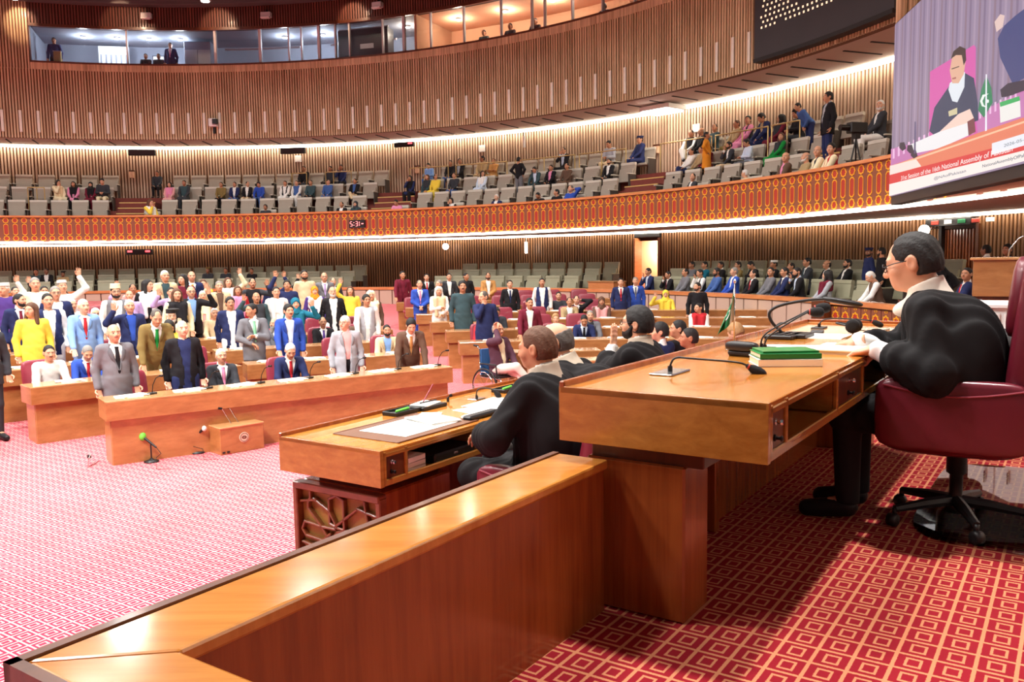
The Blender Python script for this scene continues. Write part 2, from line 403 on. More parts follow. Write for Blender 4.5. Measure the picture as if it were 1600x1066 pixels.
# lit doorway: passage behind, open orange leaf
d = struct(empty('door_1', hp(R_WALL, (dA0 + dA1) / 2, 1.22), (dA0 + dA1) / 2), 'open orange door with a bright passage behind it')
w = (dA1 - dA0) * R_WALL / 2
def dbox(nm, c, h, m, par): mb = MB(); mb.box(c, h, bev=.01); return mb.build(nm, m, par)
dbox('passage_wall', (2.0, 0, .95), (.05, w, .95), M['booth_peach'], d); dbox('passage_side', (1.0, w + .05, .95), (1.0, .05, .95), M['booth_peach'], d)
dbox('passage_side', (1.0, -w - .05, .95), (1.0, .05, .95), M['booth_peach'], d); dbox('passage_ceiling', (1.0, 0, 1.95), (1.0, w, .05), M['white'], d)
dbox('passage_floor', (1.0, 0, -.05), (1.0, w, .05), M['tier'], d); dbox('passage_lamp', (1.2, 0, 1.88), (.3, .3, .02), M['lamp_on'], d)
dbox('door_leaf', (-.12, w - .04, .95), (.22, .03, .93), M['orange_wood'], d); dbox('head_panel', (-.05, 0, 2.0), (.1, w + .1, .1), M['black_plastic'], d)
dbox('jamb', (-.03, w + .04, 1.0), (.08, .05, 1.0), M['dark_wood'], d); dbox('jamb', (-.03, -w - .04, 1.0), (.08, .05, 1.0), M['dark_wood'], d)
al = bpy.data.lights.new('passage_light', 'POINT'); al.energy = 60; al.color = (1, .82, .6); ao = bpy.data.objects.new('passage_light', al); COL.objects.link(ao); ao.location = hp(R_WALL + 1.2, (dA0 + dA1) / 2, 2.6)
d = struct(empty('door_2', hp(R_WALL, (eA0 + eA1) / 2, 1.0), (eA0 + eA1) / 2), 'dark slatted double door under a row of small signs')
w = (eA1 - eA0) * R_WALL / 2
dbox('door_back', (.12, 0, 1.0), (.04, w, 1.0), M['lower_back'], d)
for k in range(12):
    y = -w + (k + .5) * 2 * w / 12; dbox('door_slat', (.05, y, 1.0), (.03, w / 12 * .6, .98), M['panel_wood'], d)
dbox('jamb', (-.02, w, 1.05), (.08, .05, 1.05), M['black_plastic'], d); dbox('jamb', (-.02, -w, 1.05), (.08, .05, 1.05), M['dark_wood'], d)
dbox('sign_strip', (-.12, .25, 2.16), (.08, w * 1.25, .09), M['black_plastic'], d)
for k, m in enumerate(('red_inlay', 'white', 'green', 'red_inlay', 'white')): dbox('sign_mark', (-.21, w * 1.1 - k * .42, 2.16), (.012, .12, .05), M[m], d)

# ---- soffit over the lower wall: pale ring, strip of light in front of the slats
mb = MB(); mb.ring(R_FASC + .02, R_WALL + .2, Z_SOF, Z_SOF + .06, AR, AL, 90)
struct(mb.build('ceiling_gallery', M['soffit']), 'pale soffit under the gallery')
def strip(name, r0, r1, z0, z1, mat, label, gaps=()):
    mb = MB(); mb.ring(r0, r1, z0, z1, AR, AL, 120); o = mb.build(name, mat); o['kind'] = 'structure'; o['label'] = label; return o
strip('trim_1', R_WALL - .30, R_WALL - .16, Z_SOF - .07, Z_SOF - .005, M['cove'], 'bright strip light over the lower timber wall')
strip('trim_2', R_FASC - .05, R_FASC + .06, Z_SOF - .04, Z_SOF + .02, M['cove_white'], 'strip light under the gallery front')

# ---- stepped gallery floor, stairs
TIER = ((20.96, 21.75, 4.05), (21.75, 22.72, 4.65), (22.72, 24.0, 5.25)); Z_FRONT = 3.55
SEATR = (21.33, 22.32, 23.42)
mb = MB()
for r0, r1, z in TIER + ((19.98, 20.96, Z_FRONT),): mb.ring(r0, r1, Z_SOF + .06, z, AR, AL, 90)
gal = struct(mb.build('floor_gallery', M['tier']), 'stepped red-brown floor of the gallery')
STAIRS = [(hall_angle(238, 21.5, 310), hall_angle(182, 21.5, 310)), (hall_angle(640, 21.5, 300), hall_angle(583, 21.5, 300)), (hall_angle(1008, 21, 280), hall_angle(958, 21, 280)), (hall_angle(1268, 21, 240), hall_angle(1240, 21, 240))]
for s0, s1 in STAIRS:
    for k in range(4):
        r = 21.0 + .3 * k; z = 4.05 + .24 * (k + 1)
        mb = MB(); mb.ring(r, r + 1.75 - .3 * k, z - .24, z, s0, s1, 4); st = mb.build('stair_step', M['tier'], gal)
        mb = MB(); mb.ring(r - .012, r + .05, z - .03, z + .008, s0, s1, 4); mb.build('nosing', M['nosing'], st)

# ---- gallery front with gold inlaid panels
mb = MB(); mb.ring(R_FASC + .02, R_FASC + .16, Z_SOF + .02, Z_FTOP - .03, AR, AL, 120)
fas = struct(mb.build('wall_gallery', M['panel_brown']), 'curved gallery front with gold inlaid panels')
mb = MB(); mb.ring(R_FASC - .05, R_FASC + .2, Z_FTOP - .04, Z_FTOP + .03, AR, AL, 120); mb.build('cap_rail', M['orange_wood'], fas)
def star(r1, r2, n=8, off=0.0): return [((r1 if k % 2 == 0 else r2) * math.cos(PI * k / n + off), (r1 if k % 2 == 0 else r2) * math.sin(PI * k / n + off)) for k in range(2 * n)]
def outline(mb, pts, wd, cy, d0, d1, mi):
    """raised outline of a closed polygon in the xz plane, facing -y"""
    n = len(pts); cx = sum(p[0] for p in pts) / n; cz = sum(p[1] for p in pts) / n; vs = []
    for p in pts:
        v = Vector((p[0] - cx, p[1] - cz)); L = v.length; q = v * ((L - wd) / L)
        vs += [(p[0], d1, p[1] + cy), (p[0], d0, p[1] + cy), (q.x + cx, d0, q.y + cz + cy), (q.x + cx, d1, q.y + cz + cy)]
    fs = []
    for i in range(n):
        b = 4 * i; c = 4 * ((i + 1) % n)
        for k in range(3): fs.append((b + k, c + k, c + k + 1, b + k + 1))
    mb.add(vs, fs, mi)
def poly(mb, pts, cy, d, mi): mb.add([(p[0], d, p[1] + cy) for p in pts], [tuple(range(len(pts)))], mi)
def octo(w, h, c): return [(-w, -h + c), (-w + c, -h), (w - c, -h), (w, -h + c), (w, h - c), (w - c, h), (-w + c, h), (-w, h - c)]
def orn_panel(width, height, full=True):
    """panel mesh (brown board, red fields) and ornament mesh (gold outlines)"""
    pm, om = MB(), MB(); pm.box((0, .012, height / 2), (width / 2 * .93, .012, height / 2), bev=.006)
    if full:
        s = star(.112, .092); zt, zb = height - .125, .125
        for z in (zt, zb): poly(pm, star(.1, .08), z, -.003, 1); outline(om, s, .026, z, -.012, .004, 0)
        e = octo(.082, .215, .045); poly(pm, octo(.07, .2, .04), height / 2, -.003, 1); outline(om, e, .026, height / 2, -.012, .004, 0)
    else:
        poly(pm, star(.115, .09), height / 2, -.003, 1); outline(om, star(.13, .1), .03, height / 2, -.012, .004, 0)
        for z in (.02, height - .02): outline(om, octo(.05, .02, .01), .012, z, -.01, .004, 0)
    return pm.mesh('panel', [M['panel_brown'], M['red_inlay']]), om.mesh('ornament', [M['gold']])
PITCH = 0.31; pme, ome = orn_panel(PITCH, .93)
pa = hall_angle(1384, R_FASC, 280)
na = int((118 * DEG - (pa - 6 * DEG)) * R_FASC / PITCH)
for k in range(na):
    a = pa - 6 * DEG + (k + .5) * PITCH / R_FASC; p = hp(R_FASC + .02, a, Z_SOF + .04)
    o = link_mesh('panel', pme, fas, Matrix.Translation(p) @ Matrix.Rotation(a + PI / 2 + PI, 4, 'Z'))
    link_mesh('ornament', ome, o)

# ---- wall behind the gallery seats
mb = MB(); mb.ring(R_WALL, R_WALL + .2, 5.2, Z_UP, AR, AL, 120); wu = struct(mb.build('wall_upper', M['upper_back']), 'slatted timber wall behind the gallery seats')
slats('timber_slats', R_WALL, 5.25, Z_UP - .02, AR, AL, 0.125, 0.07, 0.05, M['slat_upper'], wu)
mb = MB(); mb.ring(R_DRUM, R_WALL + .2, Z_UP, Z_UP + .06, AR, AL, 120); su = struct(mb.build('ceiling_soffit', M['soffit']), 'pale soffit with dark radial slots')
s0, s1 = hall_angle(1384, 22.4, 120), hall_angle(-30, 22.4, 225); ns = 40
for k in range(ns):
    a = s0 + (s1 - s0) * k / (ns - 1); mb = MB(); mb.box((R_DRUM + 1.35, 0, 0), (.62, .03, .012)); mb.build('air_slot', M['slot'], su, M=Matrix.Translation((HC[0], HC[1], Z_UP - .008)) @ Matrix.Rotation(a, 4, 'Z'))
strip('trim_3', R_WALL - .34, R_WALL - .18, Z_UP - .09, Z_UP - .005, M['cove'], 'bright strip light over the upper timber wall')

# ---- the drum above
aP = hall_angle(45, R_DRUM, 60)
mb = MB(); mb.ring(R_DRUM, R_DRUM + .25, Z_UP - .02, Z_DTOP, AR, AL, 120); dr = struct(mb.build('wall_drum', M['drum_back']), 'tall curved timber drum above the gallery')
slats('timber_slats', R_DRUM, Z_UP - .04, Z_DTOP - .28, AR, AL, 0.105, 0.058, 0.06, M['slat_drum'], dr)
mb = MB(); mb.ring(R_DRUM - .07, R_DRUM, Z_DTOP - .3, Z_DTOP - .03, AR, aP, 110); mb.build('cap_band', M['slat_drum'], dr)
mb = MB(); mb.ring(R_DRUM - .12, R_DRUM + .25, Z_DTOP - .04, Z_DTOP + .02, AR, aP, 110); mb.build('sill', M['dark_wood'], dr)
s0, s1 = hall_angle(1173, R_DRUM, 80), hall_angle(4, R_DRUM, 190)
for k in range(50):
    a = s0 + (s1 - s0) * k / 49; mb = MB(); mb.box((R_DRUM - .065, 0, 8.12), (.02, .05, .42), bev=.008); mb.build('slot_cover', M['slot_cover'], dr, M=Matrix.Translation((HC[0], HC[1], 0)) @ Matrix.Rotation(a, 4, 'Z'))
# solid pier that closes the window band, and the dark band over the windows
mb = MB(); mb.ring(R_DRUM, R_DRUM + .3, Z_DTOP, CEIL, aP, AL, 30); pier = struct(mb.build('wall_pier', M['drum_back']), 'full height slatted pier beside the windows')
slats('timber_slats', R_DRUM, Z_DTOP - .3, CEIL, aP, AL, 0.105, 0.058, 0.06, M['slat_drum'], pier)
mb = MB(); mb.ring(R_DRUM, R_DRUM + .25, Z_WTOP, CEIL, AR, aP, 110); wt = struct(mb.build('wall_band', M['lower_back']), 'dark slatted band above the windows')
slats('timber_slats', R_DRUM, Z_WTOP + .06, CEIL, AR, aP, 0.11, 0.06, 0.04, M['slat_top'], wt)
mb = MB(); mb.ring(R_DRUM - .06, R_DRUM + .05, Z_WTOP - .03, Z_WTOP + .08, AR, aP, 110); mb.build('head_rail', M['dark_wood'], wt)
mb = MB(); mb.ring(.01, R_DRUM + .3, CEIL, CEIL + .1, 0, 2 * PI, 96); ce = struct(mb.build('ceiling', M['ceiling']), 'dark domed ceiling over the hall')
for r in (20.3, 18.6, 16.4):
    mb = MB(); mb.ring(r, r + .12, CEIL - .12, CEIL, AR, AL, 110); mb.build('ceiling_rib', M['ceiling'], ce)

# ---- press boxes behind glass
bx = struct(empty('wall_booth'), 'rooms behind the high windows')
aM = hall_angle(648, R_DRUM, 50); aR = hall_angle(1080, R_DRUM, 0)
for nm, m, b0, b1 in (('grey_room', M['booth_grey'], aM, aP), ('peach_room', M['booth_peach'], aR, aM)):
    mb = MB(); mb.ring(R_DRUM + 3.0, R_DRUM + 3.15, Z_DTOP - .6, Z_WTOP + .12, b0, b1, 40); mb.build('back_wall', m, bx)
    mb = MB(); mb.ring(R_DRUM + .25, R_DRUM + 3.15, Z_WTOP + .02, Z_WTOP + .1, b0, b1, 40); mb.build('room_ceiling', m, bx)
    mb = MB(); mb.ring(R_DRUM + .25, R_DRUM + 3.15, Z_DTOP - .65, Z_DTOP - .55, b0, b1, 40); mb.build('room_floor', M['tier'], bx)
    for b in (b0, b1): mb = MB(); mb.ring(R_DRUM + .05, R_DRUM + 3.1, Z_DTOP - .55, Z_WTOP, b - .002, b + .002, 1); mb.build('partition', m, bx)
mul = [45, 197, 335, 405, 450, 470, 497, 523, 545, 597, 630, 672, 724, 782, 830, 850, 893, 940, 990, 1040]
for k, px in enumerate(mul[:-1]):
    b1, b0 = hall_angle(px, R_DRUM, 60), hall_angle(mul[k + 1], R_DRUM, 60)
    wn = struct(empty('window_%d' % (k + 1)), 'tall pane of the high press boxes')
    mb = MB(); mb.ring(R_DRUM + .08, R_DRUM + .09, Z_DTOP, Z_WTOP, b0, b1, 6); mb.build('pane', M['glass'], wn)
    mb = MB(); h = (.05 if px in (197, 335, 470, 597) else .025) / R_DRUM; mb.ring(R_DRUM + .02, R_DRUM + .14, Z_DTOP, Z_WTOP, b0 - h, b0 + h, 1); mb.build('mullion', M['mullion'], wn)
    if px in (335, 405, 497, 523, 545): mb = MB(); mb.ring(R_DRUM + 1.2, R_DRUM + 1.26, Z_DTOP + .85, Z_DTOP + .92, b0, b1, 4); mb.build('inner_rail', M['mullion'], wn)
for px, dz, m_, e in ((130, .0, 'grey', 20), (182, .0, 'grey', 20), (232, 0, 'grey', 20), (281, 0, 'grey', 20), (445, 0, 'grey', 20), (505, 0, 'grey', 30), (575, 0, 'grey', 20), (637, 0, 'peach', 25), (717, 0, 'peach', 30), (790, 0, 'peach', 30), (864, 0, 'peach', 30), (955, 0, 'peach', 30)):
    a = hall_angle(px, R_DRUM + 1.4, 50); p = hp(R_DRUM + 1.4, a, Z_WTOP - .02)
    lm = empty('booth_lamp', p, a); tag(lm, 'round lamp glowing in the ceiling of a %s press box' % m_, 'lamp', 'lamps of the %s press boxes' % m_)
    mb = MB(); mb.lathe([(.11, -.03), (.13, .0), (.13, .03)], 14); mb.build('lamp_rim', M['mullion'], lm)
    mb = MB(); mb.lathe([(.09, -.04), (.1, -.028)], 14); mb.build('lamp_disc', M['lamp_on'], lm)
    l = bpy.data.lights.new('booth_light', 'POINT'); l.energy = e * 3.2; l.shadow_soft_size = .15; l.color = (1, .78, .56) if m_ == 'peach' else (.9, .95, 1)
    lo = bpy.data.objects.new('booth_light', l); COL.objects.link(lo); lo.location = p + Vector((0, 0, -.25))
def rbox(name, px, r, z, half, mat, label, cat, py=100, parts=(), group=None):
    """a thing standing on a ring of the hall, seen at pixel column px, facing the middle"""
    a = hall_angle(px, r, py); t = empty(name, hp(r, a, z), a - PI / 2)        # local +y points outwards
    mb = MB(); mb.box((0, 0, half[2]), half, bev=.02); mb.build('body', mat, t)
    for nm, c, h, m in parts: mb = MB(); mb.box(c, h, bev=.006); mb.build(nm, m, t)
    return tag(t, label, cat, group)
zb = Z_DTOP - .55
rbox('equipment_cabinet', 312, R_DRUM + 1.6, zb, (.55, .35, .9), M['booth_grey'], 'tall pale cabinet inside the press box', 'cabinet', 70, [('door', (-.27, -.36, .75), (.25, .015, .7), M['mullion']), ('door', (.27, -.36, .75), (.25, .015, .7), M['mullion'])])
rbox('control_console', 572, R_DRUM + .9, zb, (1.1, .3, .9), M['board'], 'dark control console behind the press box glass', 'console', 80, [('screen', (.2, -.31, 1.1), (.3, .012, .1), M['mullion']), ('top_rail', (0, -.2, 1.83), (1.1, .03, .03), M['mullion'])])
rbox('wall_screen', 252, R_DRUM + 2.9, zb + 1.05, (.35, .04, .25), M['white'], 'white screen on the back wall of the press box', 'screen', 80, [('screen_frame', (0, .03, .25), (.38, .02, .28), M['black_plastic'])])
rbox('radiator_panel', 178, R_DRUM + 2.4, zb, (.6, .1, .9), M['white'], 'ribbed white panel inside the press box', 'panel', 80, [('rib', (x, -.11, .75), (.03, .02, .7), M['booth_grey']) for x in (-.5, -.3, -.1, .1, .3, .5)])
rbox('desk_box', 90, R_DRUM + .18, Z_DTOP + .02, (.14, .06, .22), plain('cream_box', srgb(230, 206, 140), .6), 'cream box on the sill of the dark press box', 'box', 90, [('lid', (0, 0, .45), (.15, .065, .012), M['white'])])

# ---- rail in front of the visitors' seats
VT = ((19.55, 20.95, .78), (20.95, 22.05, 1.0), (22.05, 24.0, 1.22)); VSEATR = (20.35, 21.45, 22.6)
mb = MB()
for r0, r1, z in VT: mb.ring(r0, r1, -.05, z, AR, AL, 90)
struct(mb.build('floor_visitors', M['tier']), 'stepped floor of the visitors seats')
mb = MB(); mb.ring(R_RAIL, R_RAIL + .1, 0, 1.36, AR, AL, 120); vr = struct(mb.build('wall_visitors', M['dark_wood']), 'low panelled barrier before the visitors seats')
mb = MB(); mb.ring(R_RAIL - .06, R_RAIL + .16, 1.34, 1.44, AR, AL, 120); mb.build('cap_rail', M['orange_wood'], vr)
pw = .56; mb = MB(); mb.box((0, 0, .68), (pw / 2 * .93, .02, .64), bev=.008); vme = mb.mesh('panel', [M['rail_panel']])
v0, v1 = hall_angle(1300, R_RAIL, 490), 118 * DEG; nv = int((v1 - v0) * R_RAIL / pw)
for k in range(nv):
    a = v0 + (k + .5) * pw / R_RAIL; link_mesh('panel', vme, vr, Matrix.Translation(hp(R_RAIL - .012, a, 0)) @ Matrix.Rotation(a - PI / 2, 4, 'Z'))
vp, vo = orn_panel(.36, .4, False)
mb = MB(); mb.ring(R_RAIL - .05, R_RAIL, .2, .86, v0 - 26 * DEG, v0, 30); mb.build('plinth', M['orange_wood'], vr)
for k in range(24):
    a = v0 - (k + .5) * .36 / R_RAIL; o = link_mesh('panel', vp, vr, Matrix.Translation(hp(R_RAIL - .03, a, .9)) @ Matrix.Rotation(a - PI / 2, 4, 'Z')); link_mesh('ornament', vo, o)
mb = MB(); a = v0 + .012; mb.box((0, 0, .7), (.24, .16, .72), bev=.01); mb.build('end_post', M['dark_wood'], vr, M=Matrix.Translation(hp(R_RAIL - .05, a, 0)) @ Matrix.Rotation(a - PI / 2, 4, 'Z'))
# ================================================================ FURNITURE
def pillow(mb, c, h, e=0.35, nu=14, nv=8, Mx=None, mi=0):
    """rounded cushion (superellipsoid)"""
    def sp(w, k): return math.copysign(abs(w) ** k, w)
    P = []
    for i in range(nv + 1):
        v = -PI / 2 + PI * i / nv; row = []
        for k in range(nu):
            u = 2 * PI * k / nu
            p = Vector((h[0] * sp(math.cos(v), e) * sp(math.cos(u), e), h[1] * sp(math.cos(v), e) * sp(math.sin(u), e), h[2] * sp(math.sin(v), e))) + Vector(c)
            row.append(Mx @ p if Mx is not None else p)
        P.append(row)
    mb.grid(P, mi, closed=True); return mb
def part(nm, parent, mat, *shapes, smooth=False):
    mb = MB()
    for s in shapes:
        k = s[0]
        if k == 'b': mb.box(s[1], s[2], bev=s[3] if len(s) > 3 else .004)
        elif k == 'bm': mb.box(s[1], s[2], M=s[3], bev=.004)
        elif k == 't': mb.tube(s[1], s[2], s[3] if len(s) > 3 else 8)
        elif k == 'p': pillow(mb, s[1], s[2], *(s[3:] or ()))
        elif k == 'l': mb.lathe(s[1], s[2] if len(s) > 2 else 16, M=s[3] if len(s) > 3 else None)
        elif k == 'pr': mb.prism(s[1], s[2], s[3])
    return mb.build(nm, mat, parent, smooth)
def T(x, y, z): return Matrix.Translation((x, y, z))
def RZ(a): return Matrix.Rotation(a, 4, 'Z')
def RX(a): return Matrix.Rotation(a, 4, 'X')
def RY(a): return Matrix.Rotation(a, 4, 'Y')

# ---- the wooden parapet of the dais
wd = struct(empty('wall_dais'), 'polished timber parapet round the dais')
def eprism(nm, pts, z0, z1, mat, par): mb = MB(); mb.prism([tuple(ew(a, b))[:2] for a, b in pts], z0, z1); return mb.build(nm, mat, par)
RT = DAIS + .572
eprism('inner_panel', [(.93, 1.42), (2.70, 1.42), (2.70, 1.46), (.93, 1.46)][::-1], DAIS, RT - .03, M['panel_wood'], wd)
eprism('outer_panel', [(.76, 1.56), (2.70, 1.56), (2.70, 1.60), (.76, 1.60)][::-1], 0, RT - .03, M['panel_wood'], wd)
eprism('return_panel', [(.78, -3.5), (.93, -3.5), (.93, 1.5), (.78, 1.5)][::-1], 0, RT - .03, M['panel_wood'], wd)
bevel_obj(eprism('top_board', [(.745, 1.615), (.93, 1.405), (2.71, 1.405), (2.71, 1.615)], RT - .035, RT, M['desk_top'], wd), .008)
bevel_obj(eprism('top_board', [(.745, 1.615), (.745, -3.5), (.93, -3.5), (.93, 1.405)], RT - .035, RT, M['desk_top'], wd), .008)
eprism('moulding', [(.72, 1.615), (2.71, 1.615), (2.71, 1.64), (.72, 1.64)][::-1], RT - .06, RT + .004, M['dark_wood'], wd)
eprism('moulding', [(.72, -3.5), (.745, -3.5), (.745, 1.64), (.72, 1.64)][::-1], RT - .06, RT + .004, M['dark_wood'], wd)

# ---- the speaker's desk
def presiding_desk(name, org, Lg, W, top, label, carved=False):
    t = empty(name, org, AXIS); tag(t, label, 'desk'); b = top - .20
    wd_, tp = M['desk_local'], M['desk_top_local']
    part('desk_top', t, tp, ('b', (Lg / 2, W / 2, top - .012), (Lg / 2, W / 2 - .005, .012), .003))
    bevel_obj(part('end_panel', t, wd_, ('b', (.014, W / 2, top - .1), (.014, W / 2, .102), .001)), .006)
    part('end_panel', t, wd_, ('b', (Lg - .014, W / 2, top - .1), (.014, W / 2, .102)))
    part('front_panel', t, wd_, ('b', (Lg / 2, W - .014, top - .1), (Lg / 2 - .028, .014, .1)))
    part('raised_lip', t, M['panel_wood'], ('b', (Lg / 2, W - .012, top + .008), (Lg / 2, .012, .014)), ('b', (Lg - .012, W / 2 - .01, top + .008), (.012, W / 2 - .014, .014)))
    part('underside', t, wd_, ('b', (Lg / 2, W / 2, b + .008), (Lg / 2 - .028, W / 2 - .03, .008)))
    part('edge_frame', t, wd_, ('b', (Lg / 2, .01, top - .03), (Lg / 2 - .028, .01, .012)), ('b', (Lg / 2, .01, b + .018), (Lg / 2 - .028, .01, .018)),
         *[('b', (x, .01, top - .1), (.012, .01, .09)) for x in (.04, .215, .95, 1.45, Lg - 1.45, Lg - .95, Lg - .215, Lg - .04)])
    for x0, x1 in ((.05, .205), (.965, 1.44), (Lg - 1.44, Lg - .965), (Lg - .205, Lg - .05)):
        d = part('drawer', t, M['dark_wood'], ('b', ((x0 + x1) / 2, .018, top - .105), ((x1 - x0) / 2, .008, .068)))
        part('knob', d, M['chrome'], ('l', [(.012, 0), (.012, .006), (.006, .008), (.006, .02), (.011, .024), (.008, .03)], 12, T((x0 + x1) / 2 - .03, .01, top - .075) @ RX(PI / 2)))
        part('knob', d, M['dark_metal'], ('l', [(.012, 0), (.012, .006), (.006, .008), (.006, .02), (.011, .024), (.008, .03)], 12, T((x0 + x1) / 2 - .03, .01, top - .13) @ RX(PI / 2)))
    for x in (.215, .95, 1.45, Lg - 1.45, Lg - .95, Lg - .215): part('divider', t, wd_, ('b', (x, .35, top - .1), (.01, .33, .082)))
    part('shelf_back', t, M['dark_wood'], ('b', (Lg / 2, .4, top - .1), (Lg / 2 - .03, .008, .085)))
    return t
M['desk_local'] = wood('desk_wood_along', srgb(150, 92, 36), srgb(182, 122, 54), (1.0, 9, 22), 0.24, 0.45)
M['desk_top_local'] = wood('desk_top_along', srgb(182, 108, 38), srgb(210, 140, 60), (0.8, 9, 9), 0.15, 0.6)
DT = DAIS + .83
sd = presiding_desk('speaker_desk', ew(2.69, .815, DAIS), 3.43, .785, .83, 'long polished orange desk of the presiding officer on the dais')
ped = part('pedestal', sd, M['panel_wood'], ('b', (.16, .50, .286), (.115, .195, .286), .008))
part('recess', ped, M['dark_wood'], ('b', (.22, .46, .60), (.16, .22, .032)))
part('pedestal', sd, M['panel_wood'], ('b', (3.27, .50, .286), (.115, .195, .286), .008))
part('recess', sd, M['dark_wood'], ('b', (3.21, .46, .60), (.16, .22, .032)))
part('modesty_panel', sd, M['panel_wood'], ('b', (1.72, .64, .31), (1.44, .015, .32)))
for x in (.62, 1.1): part('rib', sd, M['panel_wood'], ('b', (x, .60, .31), (.03, .03, .31)))
CT = 1.42
ct = presiding_desk('clerks_table', ew(3.29, 3.075, .67), 3.5, .8, .75, 'long orange table of the clerks below the dais')
for x, y in ((.42, .42), (3.08, .42)):
    p = part('pedestal', ct, M['panel_wood'], ('b', (x, y, .24), (.3, .33, .24), .01)); part('recess', p, M['dark_wood'], ('b', (x + .02, y, .515), (.26, .25, .035)))
part('modesty_panel', ct, M['panel_wood'], ('b', (1.75, .7, .27), (1.03, .015, .27)))
# carved lattice on the near end of the clerks' table
lat = part('carved_panel', ct, M['carved_back'], ('b', (.115, .42, .235), (.006, .325, .235)))
part('frame', lat, M['carved'], ('b', (.09, .42, .455), (.035, .345, .022), .006), ('b', (.09, .752, .23), (.03, .018, .23), .006), ('b', (.09, .088, .23), (.03, .018, .23), .006), ('b', (.09, .42, .015), (.03, .34, .015), .006))
def lat_pt(x, y): u = (x - 150) / 770; v = (y - 190 - 190 * u) / 960; return (.74 - u * .64, .44 - v * .47)
for chain in ([(450, 350), (520, 310), (590, 370), (590, 730), (520, 700), (450, 650), (450, 350)], [(300, 350), (450, 500), (520, 690)], [(240, 460), (370, 690), (440, 850)],
              [(200, 625), (360, 690), (500, 720)], [(450, 780), (370, 860), (210, 800), (170, 715), (200, 625)], [(500, 690), (720, 470), (800, 515), (820, 640), (690, 760), (590, 735)],
              [(790, 390), (800, 515), (890, 560)], [(165, 370), (320, 360)], [(265, 230), (265, 330), (240, 390), (240, 460)], [(520, 760), (600, 900), (560, 1000), (400, 1000), (370, 860)], [(690, 760), (760, 880), (890, 900)], [(590, 735), (520, 760), (430, 900)], [(170, 880), (300, 940), (400, 1000)]):
    for (x0, y0), (x1, y1) in zip(chain, chain[1:]):
        a, b = lat_pt(x0, y0), lat_pt(x1, y1); v = Vector((b[0] - a[0], b[1] - a[1])); 
        if v.length < .005: continue
        part('lattice_bar', lat, M['carved'], ('bm', (0, 0, 0), (.016, v.length / 2 + .008, .008), T(.094, (a[0] + b[0]) / 2, (a[1] + b[1]) / 2) @ RX(math.atan2(v.y, v.x))))

# ---- swivel chairs on the dais and at the clerks' table
def swivel_chair(name, loc, facing, label, group=None, leather='leather', tall=True, H=None):
    """high-backed leather chair; local -y is the front"""
    t = empty(name, loc, facing); tag(t, label, 'chair', group); m = M[leather]; AZ = .575 if tall else .50; BY, BT = (.23, -.10) if tall else (.27, -.2)
    part('seat', t, m, ('p', (0, -.02, .44), (.29, .30, .075), .45), smooth=True)
    bk = part('backrest', t, m, smooth=True); bpy.data.objects.remove(bk)
    mb = MB(); H = H or (.44 if tall else .30)
    pillow(mb, (0, 0, H), (.29, .07, H), .4, 18, 12, T(0, BY, .46) @ RX(BT)); bk = mb.build('backrest', m, t, True)
    mb = MB(); pillow(mb, (0, -.055, H * 1.45), (.22, .05, H * .42), .5, 16, 8, T(0, BY, .46) @ RX(BT)); mb.build('head_cushion', m, bk, True)
    for s in (-1, 1):
        a = part('arm', t, m, ('p', (s * .315, -.01, AZ), (.045, .32, .165), .32, 16, 10), smooth=True)
        part('piping', a, M['leather_light'], ('t', [(s * .361, -.29 + .56 * k / 8, AZ + .135 - .04 * math.sin(PI * k / 8)) for k in range(9)], .005, 6))
    part('column', t, M['black_plastic'], ('l', [(.055, .06), (.03, .10), (.03, .24), (.045, .25), (.045, .33), (.08, .37)], 16), smooth=True)
    for k in range(5):
        a = 2 * PI * k / 5 + .35; c, s_ = math.cos(a), math.sin(a)
        b = part('base_arm', t, M['black_plastic'], ('t', [(0, 0, .115), (c * .15, s_ * .15, .105), (c * .31, s_ * .31, .085)], [.03, .026, .018], 8))
        part('castor', b, M['black_plastic'], ('l', [(.012, -.022), (.03, -.02), (.032, 0), (.03, .02), (.012, .022)], 12, T(c * .32, s_ * .32, .032) @ RZ(a + .5) @ RX(PI / 2)), ('t', [(c * .31, s_ * .31, .09), (c * .31, s_ * .31, .05)], .012, 6), smooth=True)
    return t
FACE = AXIS + PI          # local -y looks along E2, towards the hall: rotation that maps -y onto E2
spk_chair = swivel_chair('swivel_chair', ew(4.50, .455, DAIS), FACE + .04, 'maroon leather swivel armchair under the presiding officer at the high desk')
swivel_chair('swivel_chair', tuple(on_z(1506, 694, DAIS)), -PI / 2, 'black low-backed swivel chair standing empty behind the presiding officer', leather='black_plastic', tall=False, H=.16)
for k, (a, b) in enumerate(((3.97, 2.36), (4.72, 2.36), (5.66, 2.36))):
    swivel_chair('swivel_chair', ew(a, b, .67), FACE, 'maroon leather chair of a robed clerk at the clerks table', 'clerks chairs', tall=False)
# clear floor mat under the presiding officer's chair
mb = MB(); mb.prism([(.86 * math.copysign(abs(math.cos(2 * PI * k / 40)) ** .35, math.cos(2 * PI * k / 40)), .66 * math.copysign(abs(math.sin(2 * PI * k / 40)) ** .35, math.sin(2 * PI * k / 40))) for k in range(40)], 0, .005)
o = mb.build('chair_mat', M['clear_mat']); o.location = ew(5.0, -.02, DAIS); o.rotation_euler = (0, 0, AXIS); tag(o, 'clear glossy floor mat under the presiding officer\'s swivel chair', 'floor mat')

